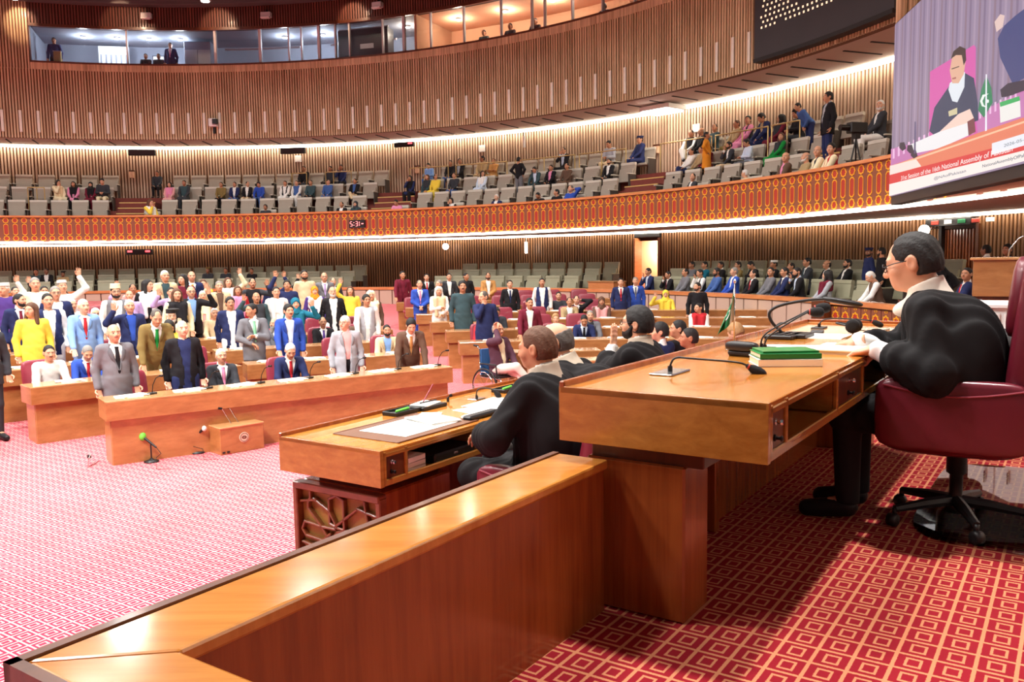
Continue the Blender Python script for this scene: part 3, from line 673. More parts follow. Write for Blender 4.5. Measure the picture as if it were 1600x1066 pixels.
# ---- things on the speaker's desk
def gooseneck(name, base, path, head, label, plate=None, head_r=.019, cat='microphone', group=None, ring=True):
    """microphone: base plate, bent stem, foam head; points relative to base"""
    t = empty(name, base); tag(t, label, cat, group)
    if plate: part('base_plate', t, M[plate[2]], ('bm', (0, 0, .004), (plate[0], plate[1], .004), RZ(AXIS)))
    part('foot', t, M['black_plastic'], ('t', [path[0], Vector(path[0]) + Vector((0, 0, .03))], .010, 10))
    # smooth the stem
    P = [Vector(p) for p in path]
    for _ in range(2):
        Q = [P[0]]
        for a, b in zip(P, P[1:]): Q += [a * .75 + b * .25, a * .25 + b * .75]
        P = Q + [P[-1]]
    part('stem', t, M['black_plastic'], ('t', P, .0045, 8), smooth=True)
    d = (Vector(head) - P[-1]); L = d.length; q = d.to_track_quat('Z', 'Y').to_matrix().to_4x4()
    r = head_r; prof = [(r * .35, 0), (r * .5, L * .12), (r * .9, L * .35), (r, L * .6), (r * .95, L * .8), (r * .65, L * .95), (r * .2, L)]
    h = part('foam_head', t, M['black_foam'], ('l', prof, 16, T(*P[-1]) @ q), smooth=True)
    if ring: part('red_ring', h, M['red_inlay'], ('l', [(r * .56, L * .08), (r * .62, L * .12), (r * .56, L * .16)], 14, T(*P[-1]) @ q))
    return t
def dz(px, py, z=DT): return on_z(px, py, z)
def rel(b, pxpy, w=None):
    """point seen at a pixel, in the vertical plane through b that faces the camera, relative to b"""
    d = ray(*pxpy); n = Vector((b.x, b.y, 0)).normalized(); t = n.dot(Vector((b.x, b.y, 0)) * (w or 1)) / n.dot(d); return Vector((0, 0, CAMZ)) + d * t - b
b = dz(1047, 583); gooseneck('desk_microphone', b, [(0, 0, 0), rel(b, (1047, 570)), rel(b, (1054, 558)), rel(b, (1075, 560)), rel(b, (1155, 566)), rel(b, (1166, 571))], rel(b, (1197, 588)), 'black gooseneck microphone lying low over the near end of the high desk', (.1, .05, 'metal'), .021)
b = dz(1190, 546); gooseneck('desk_microphone', b, [(0, 0, 0), rel(b, (1189, 530)), rel(b, (1200, 518)), rel(b, (1230, 502)), rel(b, (1270, 482))], rel(b, (1298, 481)), 'gooseneck microphone rising beside the flag towards the presiding officer', (.09, .05, 'black_plastic'), .026)
b = dz(1195, 548); gooseneck('desk_microphone', b, [(0, 0, 0), rel(b, (1195, 532)), rel(b, (1208, 520)), rel(b, (1240, 500)), rel(b, (1262, 488))], rel(b, (1288, 488)), 'second gooseneck microphone of the pair beside the flag', None, .026)
b = dz(1280, 513); gooseneck('desk_microphone', b, [(0, 0, 0), rel(b, (1279, 506)), rel(b, (1290, 497)), rel(b, (1340, 499)), rel(b, (1360, 501))], rel(b, (1380, 510)), 'gooseneck microphone behind the headphones on the high desk', (.06, .04, 'black_plastic'), .019)
# desk lamp with a flat curved head
b = dz(1246, 527); t = tag(empty('desk_lamp', b), 'black desk lamp with a curved arm and flat head on the high desk', 'lamp')
part('base', t, M['black_plastic'], ('bm', (0, 0, .012), (.10, .07, .012), RZ(AXIS)))
P = [rel(b, p) for p in ((1222, 520), (1206, 505), (1200, 490), (1210, 480), (1235, 473), (1270, 468), (1300, 467))]
for _ in range(2):
    Q = [P[0]]
    for a_, b_ in zip(P, P[1:]): Q += [a_ * .75 + b_ * .25, a_ * .25 + b_ * .75]
    P = Q + [P[-1]]
part('arm', t, M['black_plastic'], ('t', [rel(b, (1246, 524))] + P, .009, 8), smooth=True)
q0, q1 = rel(b, (1290, 467)), rel(b, (1343, 476)); dd = q1 - q0
mb = MB(); pillow(mb, (0, 0, 0), (dd.length / 2 + .02, .045, .016), .6, 16, 8, T(*((q0 + q1) / 2)) @ RZ(math.atan2(dd.y, dd.x)) @ RY(math.atan2(-dd.z, math.hypot(dd.x, dd.y)))); mb.build('lamp_head', M['black_plastic'], t, True)
# small flag
b = dz(1147, 547); t = tag(empty('table_flag', b), 'small green and white crescent flag on a chrome stand', 'flag')
fh = rel(b, (1150, 443)).z
part('stand', t, M['chrome'], ('l', [(.045, 0), (.045, .006), (.02, .012), (.014, .03), (.008, .04)], 20), smooth=True)
part('pole', t, M['chrome'], ('t', [(0, 0, .03), (0, 0, fh)], .004, 8), smooth=True)
part('finial', t, M['chrome'], ('l', [(.002, fh), (.008, fh + .006), (.006, fh + .016), (.001, fh + .024)], 10), smooth=True)
rt = Vector((CR.x, CR.y, 0)).normalized(); fw = Vector((-rt.y, rt.x, 0))
def flag_pt(u, v):
    """u from hoist (0) to fly (1), v from top (0) to foot (1): hanging cloth with soft folds"""
    return -rt * (u * .085 * (0.25 + .95 * v)) + fw * (.016 * math.sin(u * 9 + v * 1.5) * (.4 + u)) + Vector((0, 0, fh - .012 - v * .17 - u * (.12 - .02 * v)))
P = [[flag_pt(i / 24, j / 14) for i in range(25)] for j in range(15)]
mb = MB(); mb.grid([r[:7] for r in P]); mb.build('white_stripe', M['white'], t, True)
mb = MB(); mb.grid([r[6:] for r in P]); fl = mb.build('green_field', M['green'], t, True)
cres = []
for k in range(17): w = .6 + 2 * PI * .78 * k / 16; cres.append((.62 + .2 * math.cos(w), .5 + .17 * math.sin(w)))
for k in range(17): w = .6 + 2 * PI * .78 * (16 - k) / 16; cres.append((.66 + .155 * math.cos(w), .47 + .13 * math.sin(w)))
for sg in (-1, 1):
    mb = MB(); mb.add([flag_pt(*p) + fw * (sg * .003) for p in cres], [(k, k + 1, 32 - k, 33 - k) for k in range(16)]); mb.build('crescent', M['white'], fl)
    st5 = [(.74 + (.06 if k % 2 == 0 else .025) * math.cos(PI * k / 5 + .3), .40 + (.05 if k % 2 == 0 else .02) * math.sin(PI * k / 5 + .3)) for k in range(10)]
    mb = MB(); mb.add([flag_pt(*p) + fw * (sg * .003) for p in st5], [tuple(range(10))]); mb.build('star', M['white'], fl)
# books, papers, headphones, phone set
def book(loc, rz, L, W, H, label, cover, group=None):
    t = tag(empty('book', loc, rz), label, 'book', group)
    part('pages', t, M['page'], ('b', (0, .002, H / 2), (L / 2 - .004, W / 2 - .004, H / 2 - .003), .001))
    part('cover', t, M[cover], ('b', (0, 0, .0018), (L / 2, W / 2, .0018), .001), ('b', (0, 0, H - .0018), (L / 2, W / 2, .0018), .001), ('b', (0, -W / 2 + .002, H / 2), (L / 2, .002, H / 2), .001)); return t
p = dz(1226, 569); book(p, AXIS - 1.05, .27, .2, .032, 'thick pale book with a white cover under a green book on the high desk', 'paper')
book(p + Vector((0, 0, .034)), AXIS - 1.02, .26, .19, .022, 'large green-covered book lying on a pale book', 'green_cover')
book(p + Vector((.005, .015, .057)), AXIS - .98, .24, .17, .008, 'thin green booklet on top of the stacked books', 'green_cover')
def sheet(loc, rz, L, W, label, n=1, group=None, mat='paper', name='paper_sheet', cat='paper', th=.0015):
    t = tag(empty(name, loc, rz), label, cat, group); r = random.Random(label + str(tuple(loc)))
    for k in range(n): mb = MB(); mb.box((r.uniform(-.01, .01), r.uniform(-.01, .01), th / 2 + k * th), (L / 2, W / 2, th / 2), RZ(r.uniform(-.06, .06)), bev=0); mb.build('sheet', M[mat], t)
    return t
sheet(dz(1322, 549), AXIS + .1, .32, .24, 'stack of white papers under the hands of the presiding officer', 6, th=.004)
sheet(dz(1240, 543), AXIS + .3, .2, .28, 'loose white sheet between the flag and the papers', 2)
sheet(dz(1290, 526), AXIS, .3, .22, 'white sheet in front of the headphones', 2)
b = dz(1334, 521); t = tag(empty('headphones', b, AXIS), 'black headphones resting on the high desk', 'headphones')
for s in (-1, 1): part('ear_cup', t, M['black_foam'], ('l', [(.02, -.02), (.04, -.016), (.043, 0), (.04, .016), (.02, .02)], 18, T(s * .035, 0, .045) @ RY(PI / 2 + .2 * s)), smooth=True)
part('headband', t, M['black_plastic'], ('t', [(.035 * math.cos(w) * 1.2, .10 * math.sin(w) * 1.0 - .0, .045 + .015 * math.sin(w)) for w in [PI * k / 12 for k in range(13)]], .007, 8), smooth=True)
part('cable', t, M['black_plastic'], ('t', [(.04, 0, .02), (.14, -.05, .004), (.22, -.12, .004), (.34, -.14, .004)], .003, 6))
b = dz(1178, 556); t = tag(empty('desk_phone', b, AXIS - .2), 'black desk telephone with keypad behind the flag', 'telephone')
part('body', t, M['black_plastic'], ('b', (.02, .03, .015), (.10, .07, .015), .01))
part('handset', t, M['black_plastic'], ('p', (-.06, .03, .048), (.028, .085, .024), .6), smooth=True)
for i in range(3):
    for j in range(4): part('key', t, M['dark_metal'], ('b', (.02 + .028 * i, -.01 + .024 * j, .032), (.009, .008, .003), .002))
b = dz(1225, 528); t = tag(empty('voting_keypad', b, AXIS), 'flat black keypad with rows of buttons on the high desk', 'keypad')
part('body', t, M['black_plastic'], ('b', (0, 0, .012), (.13, .08, .012), .006))
for i in range(5):
    for j in range(3): part('button', t, M['dark_metal'], ('b', (-.09 + .045 * i, -.045 + .045 * j, .026), (.015, .012, .003), .002))
t = tag(empty('phone', dz(1277, 519), AXIS + .2), 'dark mobile phone lying near the headphones', 'phone'); part('case', t, M['black_plastic'], ('b', (0, 0, .005), (.075, .038, .005), .004)); part('screen', t, M['board'], ('b', (0, 0, .0105), (.07, .034, .0008), .0003))

# ---- things on the clerks' table
def cz(px, py): return on_z(px, py, CT)
b = cz(638, 668); t = tag(empty('desk_mat', b, AXIS), 'brown leather desk mat on the clerks table', 'desk mat'); part('mat', t, M['mat_brown'], ('b', (0, 0, .003), (.38, .25, .003), .002))
part('edge', t, M['dark_wood'], ('b', (0, -.252, .004), (.38, .006, .004), .001), ('b', (0, .252, .004), (.38, .006, .004), .001))
sheet(b + Vector((0, 0, .007)), AXIS + .03, .5, .36, 'large white sheet spread on the brown desk mat', 1)
sheet(b + ew(.22, -.02, .01), AXIS - .3, .22, .3, 'white papers lying askew on the large sheet', 3, th=.004)
sheet(b + ew(.33, .12, .01), AXIS + .5, .2, .14, 'small white slip near the edge of the desk mat', 1)
def pen_tray(px, py, label):
    t = tag(empty('pen_tray', cz(px, py), AXIS), label, 'tray'); part('tray', t, M['black_plastic'], ('b', (0, 0, .006), (.15, .065, .006)), ('b', (0, .06, .016), (.15, .006, .012)), ('b', (0, -.06, .016), (.15, .006, .012)), ('b', (.145, 0, .016), (.006, .06, .012)), ('b', (-.145, 0, .016), (.006, .06, .012)))
    part('highlighter', t, M['bright_green'], ('t', [(-.09, -.01, .022), (.05, .01, .022)], .011, 10), smooth=True); part('pen', t, M['metal'], ('t', [(-.05, .035, .018), (.1, .03, .018)], .005, 8)); return t
pen_tray(632, 645, 'black pen tray with a green highlighter next to the desk mat')
pen_tray(795, 610, 'black pen tray with a green highlighter beside the table microphone')
pen_tray(832, 597, 'black pen tray near the bald clerk')
t = tag(empty('memo_holder', cz(665, 637), AXIS), 'black memo holder with slips of paper and a pink pen', 'holder'); part('base', t, M['black_plastic'], ('b', (0, 0, .012), (.13, .09, .012)))
part('slip', t, M['paper'], ('bm', (0, 0, .028), (.1, .07, .006), RZ(.2))); part('pen', t, M['leather_light'], ('t', [(.02, .04, .03), (.1, .01, .15)], .005, 8)); part('pen', t, M['dark_metal'], ('t', [(-.06, .0, .04), (.08, -.03, .045)], .005, 8))
sheet(cz(775, 632), AXIS + .06, .42, .32, 'white papers spread in front of the robed clerk', 3, th=.003)
sheet(cz(750, 640), AXIS - .25, .3, .22, 'white sheet with a pen next to the black folder', 2)
t = tag(empty('folder', cz(752, 652), AXIS), 'black ring folder beside the clerk\'s hand', 'folder'); part('cover', t, M['black_plastic'], ('b', (0, 0, .016), (.16, .035, .016), .01)); part('leaf', t, M['paper'], ('b', (.0, .04, .016), (.14, .02, .01)))
b = cz(745, 624); gooseneck('table_microphone', b, [(0, 0, 0), rel(b, (744, 614)), rel(b, (748, 606)), rel(b, (765, 607)), rel(b, (772, 610))], rel(b, (782, 622)), 'black gooseneck microphone on the clerks table before the first robed clerk', (.06, .04, 'metal'), .021, 'microphone', None, False)
b = cz(700, 628); gooseneck('table_microphone', b, [(0, 0, 0), (0, 0, .03), (.01, .0, .04)], (.03, .01, .05), 'stubby black microphone socket on the clerks table', None, .012, 'microphone', None, False)
for k in range(3): book(ew(3.29 + .34, 3.075 + .10, CT - .185 + .03 * k), AXIS + .03 * k, .16, .13, .029, ('cream-paged book at the bottom of the shelf pile', 'cream-paged book in the middle of the shelf pile', 'cream-paged book on top of the shelf pile')[k] + ' in the clerks table', 'paper')
t = tag(empty('document_case', ew(3.29 + .70, 3.075 + .13, CT - .183), AXIS), 'dark document case inside the shelf of the clerks table', 'case'); part('case', t, M['black_plastic'], ('b', (0, 0, .03), (.2, .1, .03), .01)); part('clasp', t, M['metal'], ('b', (0, -.1, .035), (.02, .005, .008)))

# ---- members' desks in arcs, chairs behind them
def member_desk(r, a0, a1, label, group):
    """straight desk on a chord of the arc; a0 > a1"""
    am = (a0 + a1) / 2; p0, p1 = qp(r, a0), qp(r, a1); mid = (p0 + p1) / 2; L = (p1 - p0).length
    th = math.atan2((p1 - p0).y, (p1 - p0).x); z = floor_z(mid.x, mid.y)
    t = empty('members_desk', (mid.x, mid.y, z), th); tag(t, label, 'desk', group); D = .5          # local +y is away from the dais
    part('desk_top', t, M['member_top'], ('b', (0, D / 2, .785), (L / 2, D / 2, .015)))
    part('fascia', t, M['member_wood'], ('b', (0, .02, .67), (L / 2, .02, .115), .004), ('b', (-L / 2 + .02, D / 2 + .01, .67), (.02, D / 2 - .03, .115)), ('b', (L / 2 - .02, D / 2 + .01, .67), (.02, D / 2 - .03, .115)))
    part('front_panel', t, M['member_wood'], ('b', (0, .075, .27), (L / 2 - .06, .015, .30)))
    part('end_panel', t, M['member_wood'], ('b', (-L / 2 + .075, D / 2 + .03, .27), (.02, D / 2 - .06, .30)))
    part('end_panel', t, M['member_wood'], ('b', (L / 2 - .075, D / 2 + .03, .27), (.02, D / 2 - .06, .30)))
    return t
LEFT_R = (7.9, 9.9, 11.6, 13.3, 15.0, 16.7, 18.4)
MID_R = (8.05, 9.5, 10.9, 12.6, 14.3, 16.0, 17.7, 19.3)
ORD = ('first', 'second', 'third', 'fourth', 'fifth', 'sixth', 'seventh', 'eighth')
def inside(p): return math.hypot(p.x - HC[0], p.y - HC[1]) < R_RAIL - 1.0
member_desk(7.9, 143.6 * DEG, 107.5 * DEG, 'long orange front desk with papers, facing the clerks table', None)
for k, r in enumerate(LEFT_R[1:]):
    a1 = 107.3 * DEG; seg = 2 if k < 3 else 3; spn = (143.6 - 107.3) / seg
    for s in range(seg):
        if not inside(qp(r, (107.3 + spn * (s + .5)) * DEG)): continue
        member_desk(r, (107.3 + spn * (s + 1)) * DEG - .004, (107.3 + spn * s) * DEG + .004, 'orange members desk in the %s row behind the long front desk' % ORD[k], 'desks of the side block, %s row' % ORD[k])
for k, r in enumerate(MID_R):
    a = (98.5, 99.5, 103, 103, 103.4, 103.8, 104, 104.2)[k]; w = 10.5
    while a > 58:
        if inside(qp(r, (a - w / 2) * DEG)): member_desk(r, a * DEG, (a - w + .3) * DEG, 'orange members desk in the %s row of the middle block' % ORD[k], 'desks of the middle block, %s row' % ORD[k])
        a -= w
member_desk(9.9, 158 * DEG, 147 * DEG, 'orange members desk across the far aisle', 'desks across the far aisle')
member_desk(11.6, 160 * DEG, 147 * DEG, 'orange members desk across the far aisle', 'desks across the far aisle')

def make_member_chair():
    t = empty('members_chair', (0, 0, 0)); m = M['leather_light']
    part('seat', t, m, ('p', (0, -.02, .43), (.25, .25, .06), .5), smooth=True)
    mb = MB(); pillow(mb, (0, 0, .27), (.255, .055, .27), .35, 16, 10, T(0, .22, .45) @ RX(-.14)); mb.build('backrest', m, t, True)
    for s in (-1, 1): part('arm', t, m, ('p', (s * .27, -.0, .60), (.035, .22, .035), .5, 10, 6), ('t', [(s * .27, -.12, .42), (s * .27, -.12, .58)], .02, 6), smooth=True)
    part('column', t, M['dark_metal'], ('l', [(.03, .04), (.03, .38), (.09, .4)], 10))
    part('base', t, M['dark_metal'], ('l', [(.24, 0), (.24, .02), (.05, .05)], 16))
    return t
CHAIR0 = make_member_chair(); _first = [True]
def put_chair(loc, rz, label, group):
    o = CHAIR0 if _first[0] else copy_tree(CHAIR0); _first[0] = False
    o.location = loc; o.rotation_euler = (0, 0, rz); tag(o, label, 'chair', group); return o
def face_q(p): return math.atan2(QC[1] - p.y, QC[0] - p.x) + PI / 2       # -y local looks at the centre of the arcs
CHAIRS = []
for blk, radii, lo, hi in (('side', LEFT_R, 108.5, 140), ('middle', MID_R, 64, 103)):
    for k, r in enumerate(radii):
        rc = r + 1.02; st = .82 / rc / DEG; a = lo + st / 2
        top = hi if blk == 'side' else (98, 99, 102.5, 102.5, 103, 103.4, 103.6, 103.8)[k]
        while a < top:
            p = qp(rc, a * DEG)
            if inside(p) and not (blk == 'middle' and (k < 2 or a < 87)): CHAIRS.append((p, blk, k))
            a += st
for p, blk, k in CHAIRS:
    p.z = floor_z(p.x, p.y)
    lab = 'maroon leather members chair behind the long front desk' if (blk == 'side' and k == 0) else 'maroon leather members chair in the %s row of the %s block' % (ORD[k], blk)
    put_chair(p, face_q(p), lab, 'members chairs ' + lab[30:])
# ---- in the well: small rostrum box with emblem, standing microphones
p = on_z(372, 712, 0); d1 = (on_z(408, 702, 0) - on_z(347, 713, 0)); th = math.atan2(d1.y, d1.x)
t = tag(empty('rostrum_box', on_z(380, 706, 0), th), 'low orange rostrum box with a round pale emblem, set on the carpet', 'lectern')
part('body', t, M['member_wood'], ('b', (0, .18, .17), (.30, .18, .17), .006)); part('top_lip', t, M['member_top'], ('b', (0, .18, .345), (.305, .19, .01)))
e = part('emblem', t, M['page'], ('l', [(.066, 0), (.066, .006)], 28, T(.02, -.002, .19) @ RX(PI / 2)))
mb = MB(); outline(mb, [(.056 * math.cos(2 * PI * k / 24), .056 * math.sin(2 * PI * k / 24)) for k in range(24)], .006, .19, -.012, -.006, 0)
for w_ in (.035, .022): outline(mb, [(w_ * math.cos(2 * PI * k / 8 + .4), w_ * .6 * math.sin(2 * PI * k / 8 + .4)) for k in range(8)], .007, .19, -.012, -.006, 0)
o = mb.build('emblem_mark', M['dark_wood'], e); o.location = (.02, 0, 0)
part('vent', t, M['black_plastic'], ('b', (-.26, -.004, .03), (.02, .004, .012)), ('b', (-.2, -.004, .03), (.02, .004, .012)))
for k, dx in enumerate((-.05, .05)):
    part('microphone_stem', t, M['metal'], ('t', [(dx, .2, .35), (dx - .05, .22, .45), (dx - .10, .24, .56)], .006, 8)); part('microphone_head', t, M['black_foam'], ('t', [(dx - .10, .24, .56), (dx - .15, .24, .57)], .016, 8))
def floor_mic(px, py, h, tip, mat, label, foam_r=.035):
    b = on_z(px, py, 0); t = tag(empty('standing_microphone', b, AXIS), label, 'microphone')
    part('foot', t, M['black_plastic'], ('l', [(.09, 0), (.09, .015), (.03, .03), (.015, .05)], 18), smooth=True)
    part('post', t, M['black_plastic'], ('t', [(0, 0, .03), (0, 0, h)], .009, 8))
    hd = Vector(tip).normalized(); a, c = Vector((0, 0, h)) - hd * .1, Vector((0, 0, h)) + hd * .1
    part('handle', t, M['black_plastic'], ('t', [a, c], [.012, .017], 10)); part('head', t, M[mat], ('p', c + hd * .04, (foam_r, foam_r, foam_r * 1.2), .9), smooth=True)
    part('cable', t, M['black_plastic'], ('t', [a, a - hd * .08 + Vector((0, 0, -.03)), (-.1, -.25, .1), (-.2, -.4, .004), (-.1, -.55, .004)], .004, 6)); return t
floor_mic(237, 722, .24, (-.2, .8, .5), 'bright_green', 'standing microphone with a bright green foam head on the carpet', .042)
floor_mic(309, 708, .24, (.3, -.75, .6), 'white', 'standing microphone with a white cube and dark head beside the rostrum box', .03)
t = tag(empty('cable_plug', on_z(150, 728, 0), AXIS), 'short grey cable looping from the end of the front desk', 'cable')
part('loop', t, M['metal'], ('t', [(0, .12, .1), (-.05, .02, .14), (-.1, -.02, .1), (-.1, 0, .01), (.05, .1, .005), (.15, .2, .005)], .006, 6)); part('plug', t, M['black_plastic'], ('b', (0, .14, .1), (.02, .02, .02)))

# ---- lectern, cabinet and papers at the side of the dais
d = ray(1566, 500); k = 6.7 / d.y
t = tag(empty('side_cabinet', (d.x * k, d.y * k, DAIS), math.atan2(d.y, d.x) - PI / 2), 'white low cabinet standing behind the presiding officer', 'cabinet')
part('body', t, M['white'], ('b', (.0, .2, .43), (.5, .3, .43), .006)); part('top', t, M['white'], ('b', (0, .2, .875), (.52, .33, .015))); part('kick', t, M['black_plastic'], ('b', (0, .2, .03), (.49, .31, .03)))
for s in (-1, 1): d = part('door', t, M['white'], ('b', (s * .25, -.105, .44), (.235, .01, .38), .004)); part('handle', d, M['metal'], ('b', (s * .08, -.125, .5), (.008, .01, .05)))
lp = Vector((0, 0, 0)); d = ray(1576, 470); k = 9.4 / math.hypot(d.x, d.y); lp = Vector((d.x * k, d.y * k, DAIS))
t = tag(empty('lectern', lp, math.atan2(d.y, d.x) - PI / 2), 'orange lectern with a sloping top and a thin microphone', 'lectern')
part('shaft', t, M['member_wood'], ('b', (.02, .05, .43), (.24, .2, .43), .006)); part('collar', t, M['dark_wood'], ('b', (.0, .05, .87), (.27, .22, .02)))
part('head', t, M['member_wood'], ('pr', [(-.30, -.22), (.30, -.22), (.32, .26), (-.32, .26)], .88, 1.22)); part('reading_top', t, M['member_top'], ('bm', (0, .02, 1.235), (.33, .27, .012), Matrix.Identity(4)))
part('microphone', t, M['metal'], ('t', [(-.02, .05, 1.24), (-.01, .05, 1.32), (.06, .05, 1.42), (.2, .05, 1.5)], .006, 8), smooth=True)
# ---- big LED screen: black cabinet with a picture built of flat coloured fields
S0 = Vector((7.13, 16.0, 0)); S1 = Vector((6.2, 10.3, 0)); sdir = (S1 - S0).normalized(); sn = Vector((sdir.y, -sdir.x, 0)); sn = sn if sn.x < 0 else -sn
SZ0, SZ1, SW = 3.48, 6.6, 8.1
scr = tag(empty('led_screen', S0 + Vector((0, 0, SZ0)), math.atan2(sdir.y, sdir.x)), 'huge video screen showing the presiding officer at the desk, with a red caption band', 'screen')
ysg = 1 if (Vector((-sdir.y, sdir.x, 0)) - sn).length < .1 else -1       # local y that faces the hall
part('cabinet', scr, M['black_plastic'], ('b', (SW / 2, -ysg * .12, (SZ1 - SZ0) / 2 - .06), (SW / 2 + .02, .10, (SZ1 - SZ0) / 2 + .1), .01))
def s_uv(px, py):
    d = ray(px, py); n = sn; t = (S0 - Vector((0, 0, CAMZ))).dot(n) / d.dot(n); q = Vector((0, 0, CAMZ)) + d * t; return ((q - S0).dot(sdir), q.z - SZ0)
_sc = {}
def scol(rgb, s=.62):
    if rgb not in _sc: _sc[rgb] = emitter('screen_%d_%d_%d' % rgb, srgb(*rgb), s); _sc[rgb].node_tree.nodes['Principled BSDF'].inputs['Base Color'].default_value = (.02, .02, .02, 1)
    return _sc[rgb]
_lay = [0]
def field(nm, rgb, pts, s=1.0, uv=False):
    _lay[0] += 1; q = [(p if uv else s_uv(*p)) for p in pts]; y = ysg * (.002 + .00022 * _lay[0])
    if not uv: q = [((SW if p[0] == 1600 else u), v) for p, (u, v) in zip(pts, q)]
    q = [(min(max(u, 0), SW), min(max(v, 0), SZ1 - SZ0)) for u, v in q]
    o = mesh_obj(nm, [(u, y, v) for u, v in q], [tuple(range(len(q)))], scol(rgb, s), scr); return o
H_ = SZ1 - SZ0
field('backdrop', (150, 132, 158), [(0, 0), (SW, 0), (SW, H_), (0, H_)], uv=True)
for k in range(46):
    u = .1 + k * .175; field('curtain_fold', ((128, 110, 138), (166, 146, 170), (140, 116, 134))[k % 3], [(u, .7), (u + .07, .7), (u + .07, H_), (u, H_)], uv=True)
field('carpet_picture', (198, 120, 178), [(1386, 236), (1452, 218), (1600, 130), (1600, 200), (1386, 262)])
for k in range(26):
    x = 1388 + k * 8; y = 238 - .46 * (x - 1388); field('carpet_fleck', (236, 190, 226), [(x, y + 14), (x + 3, y + 13), (x + 3, y - 2), (x, y - 1)])
field('pink_chair', (214, 90, 170), [(1453, 240), (1455, 112), (1495, 88), (1524, 70), (1527, 74), (1526, 180), (1530, 210)])
field('dark_robe', (40, 58, 92), [(1454, 205), (1462, 168), (1484, 136), (1492, 124), (1510, 114), (1524, 122), (1530, 160), (1531, 188), (1500, 200), (1470, 218)])
field('white_bib', (226, 232, 240), [(1486, 130), (1510, 112), (1509, 136), (1498, 160), (1490, 158), (1484, 140)])
field('face', (226, 176, 150), [(1486, 110), (1491, 84), (1500, 76), (1508, 82), (1511, 96), (1508, 116), (1500, 130), (1490, 130)])
field('dark_hair', (56, 38, 40), [(1488, 92), (1492, 80), (1502, 72), (1511, 76), (1512, 94), (1508, 102), (1505, 86), (1496, 86)])
field('spectacles', (70, 50, 48), [(1489, 107), (1501, 103), (1501, 104.5), (1489, 108.5)])
field('mouth', (170, 90, 84), [(1490, 122), (1496, 120), (1496, 123), (1490, 124)])
field('badge', (210, 200, 160), [(1484, 174), (1498, 168), (1498, 178), (1485, 182)])
field('hands', (242, 210, 196), [(1470, 206), (1500, 178), (1518, 170), (1524, 184), (1500, 208), (1476, 216)])
field('papers_picture', (240, 238, 240), [(1424, 226), (1470, 206), (1520, 190), (1524, 208), (1470, 232), (1430, 240)])
field('orange_desk_picture', (232, 128, 98), [(1385, 262), (1420, 250), (1530, 208), (1600, 188), (1600, 228), (1385, 292)])
field('desk_edge', (250, 196, 160), [(1385, 263), (1530, 214), (1600, 192), (1600, 195), (1530, 217), (1385, 266)])
for c in ((1412, 228), (1424, 232), (1430, 240)): field('microphone_picture', (50, 40, 60), [(c[0] - 4, c[1] - 5), (c[0] + 3, c[1] - 6), (c[0] + 6, c[1] + 4), (c[0], c[1] + 8), (c[0] - 5, c[1] + 3)])
field('microphone_stand_picture', (90, 80, 120), [(1430, 240), (1431, 190), (1433, 190), (1433, 240)])
field('cup_picture', (120, 60, 70), [(1514, 190), (1525, 184), (1527, 206), (1516, 212)])
field('flag_picture', (20, 130, 90), [(1544, 118), (1552, 138), (1554, 160), (1540, 184), (1531, 172), (1536, 140)])
cc = (1541, 156); field('crescent_picture', (236, 246, 240), [(1548, 146), (1538, 148), (1534, 158), (1537, 166), (1546, 168), (1540, 164), (1538, 158), (1541, 151)])
field('star_picture', (236, 246, 240), [(1545, 155), (1548, 156), (1548, 160), (1545, 161)]); field('flag_pole_picture', (240, 240, 250), [(1543, 116), (1545, 116), (1545, 204), (1542, 205)])
field('book_pile_picture', (238, 236, 232), [(1565, 166), (1597, 156), (1598, 182), (1566, 192)]); field('green_folder_picture', (40, 176, 96), [(1565, 160), (1596, 150), (1597, 157), (1566, 167)])
field('standing_figure_picture', (52, 66, 122), [(1572, 40), (1590, 24), (1622, 0), (1622, 112), (1586, 132), (1566, 90), (1562, 60)]); field('hand_picture', (226, 196, 190), [(1557, 34), (1566, 22), (1573, 24), (1570, 42), (1560, 50)])
field('camera_picture', (40, 34, 60), [(1566, 140), (1578, 130), (1608, 124), (1608, 140), (1580, 150), (1568, 152)])
field('caption_band', (222, 58, 60), [(1385, 276), (1560, 230), (1600, 219), (1600, 246), (1385, 292)])
field('logo_plate', (246, 226, 218), [(1385, 262), (1434, 249), (1442, 260), (1385, 276)])
field('date_plate', (236, 238, 246), [(1553, 224), (1622, 203), (1622, 222), (1553, 242)])
field('footer_band', (250, 238, 232), [(1385, 290), (1600, 240), (1600, 252), (1385, 308)])
def screen_text(txt, px, py, px2, py2, h_px, rgb):
    """flat lettering on the screen between two pixels"""
    u0, v0 = s_uv(px, py); u1, v1 = s_uv(px2, py2); hh = s_uv(px, py - h_px)[1] - v0
    c = bpy.data.curves.new('caption', 'FONT'); c.body = txt; c.size = hh * 1.35; c.extrude = .0004
    o = bpy.data.objects.new('caption_lettering', c); COL.objects.link(o); bpy.context.view_layer.update()
    dg = bpy.context.evaluated_depsgraph_get(); me = bpy.data.meshes.new_from_object(o.evaluated_get(dg)); bpy.data.objects.remove(o)
    xs = [v.co.x for v in me.vertices]; wdt = max(xs) - min(xs); L = math.hypot(u1 - u0, v1 - v0)
    _lay[0] += 1; me.materials.clear(); me.materials.append(scol(rgb, 1.0))
    Mx = Matrix.Translation((u0, ysg * (.0045 + .00022 * _lay[0]), v0)) @ Matrix.Rotation(-math.atan2(v1 - v0, u1 - u0), 4, 'Y') @ Matrix.Scale(L / wdt, 4, (1, 0, 0)) @ RX(PI / 2)
    o = link_mesh('caption_lettering', me, scr, Mx); o['kind'] = 'stuff'; return o
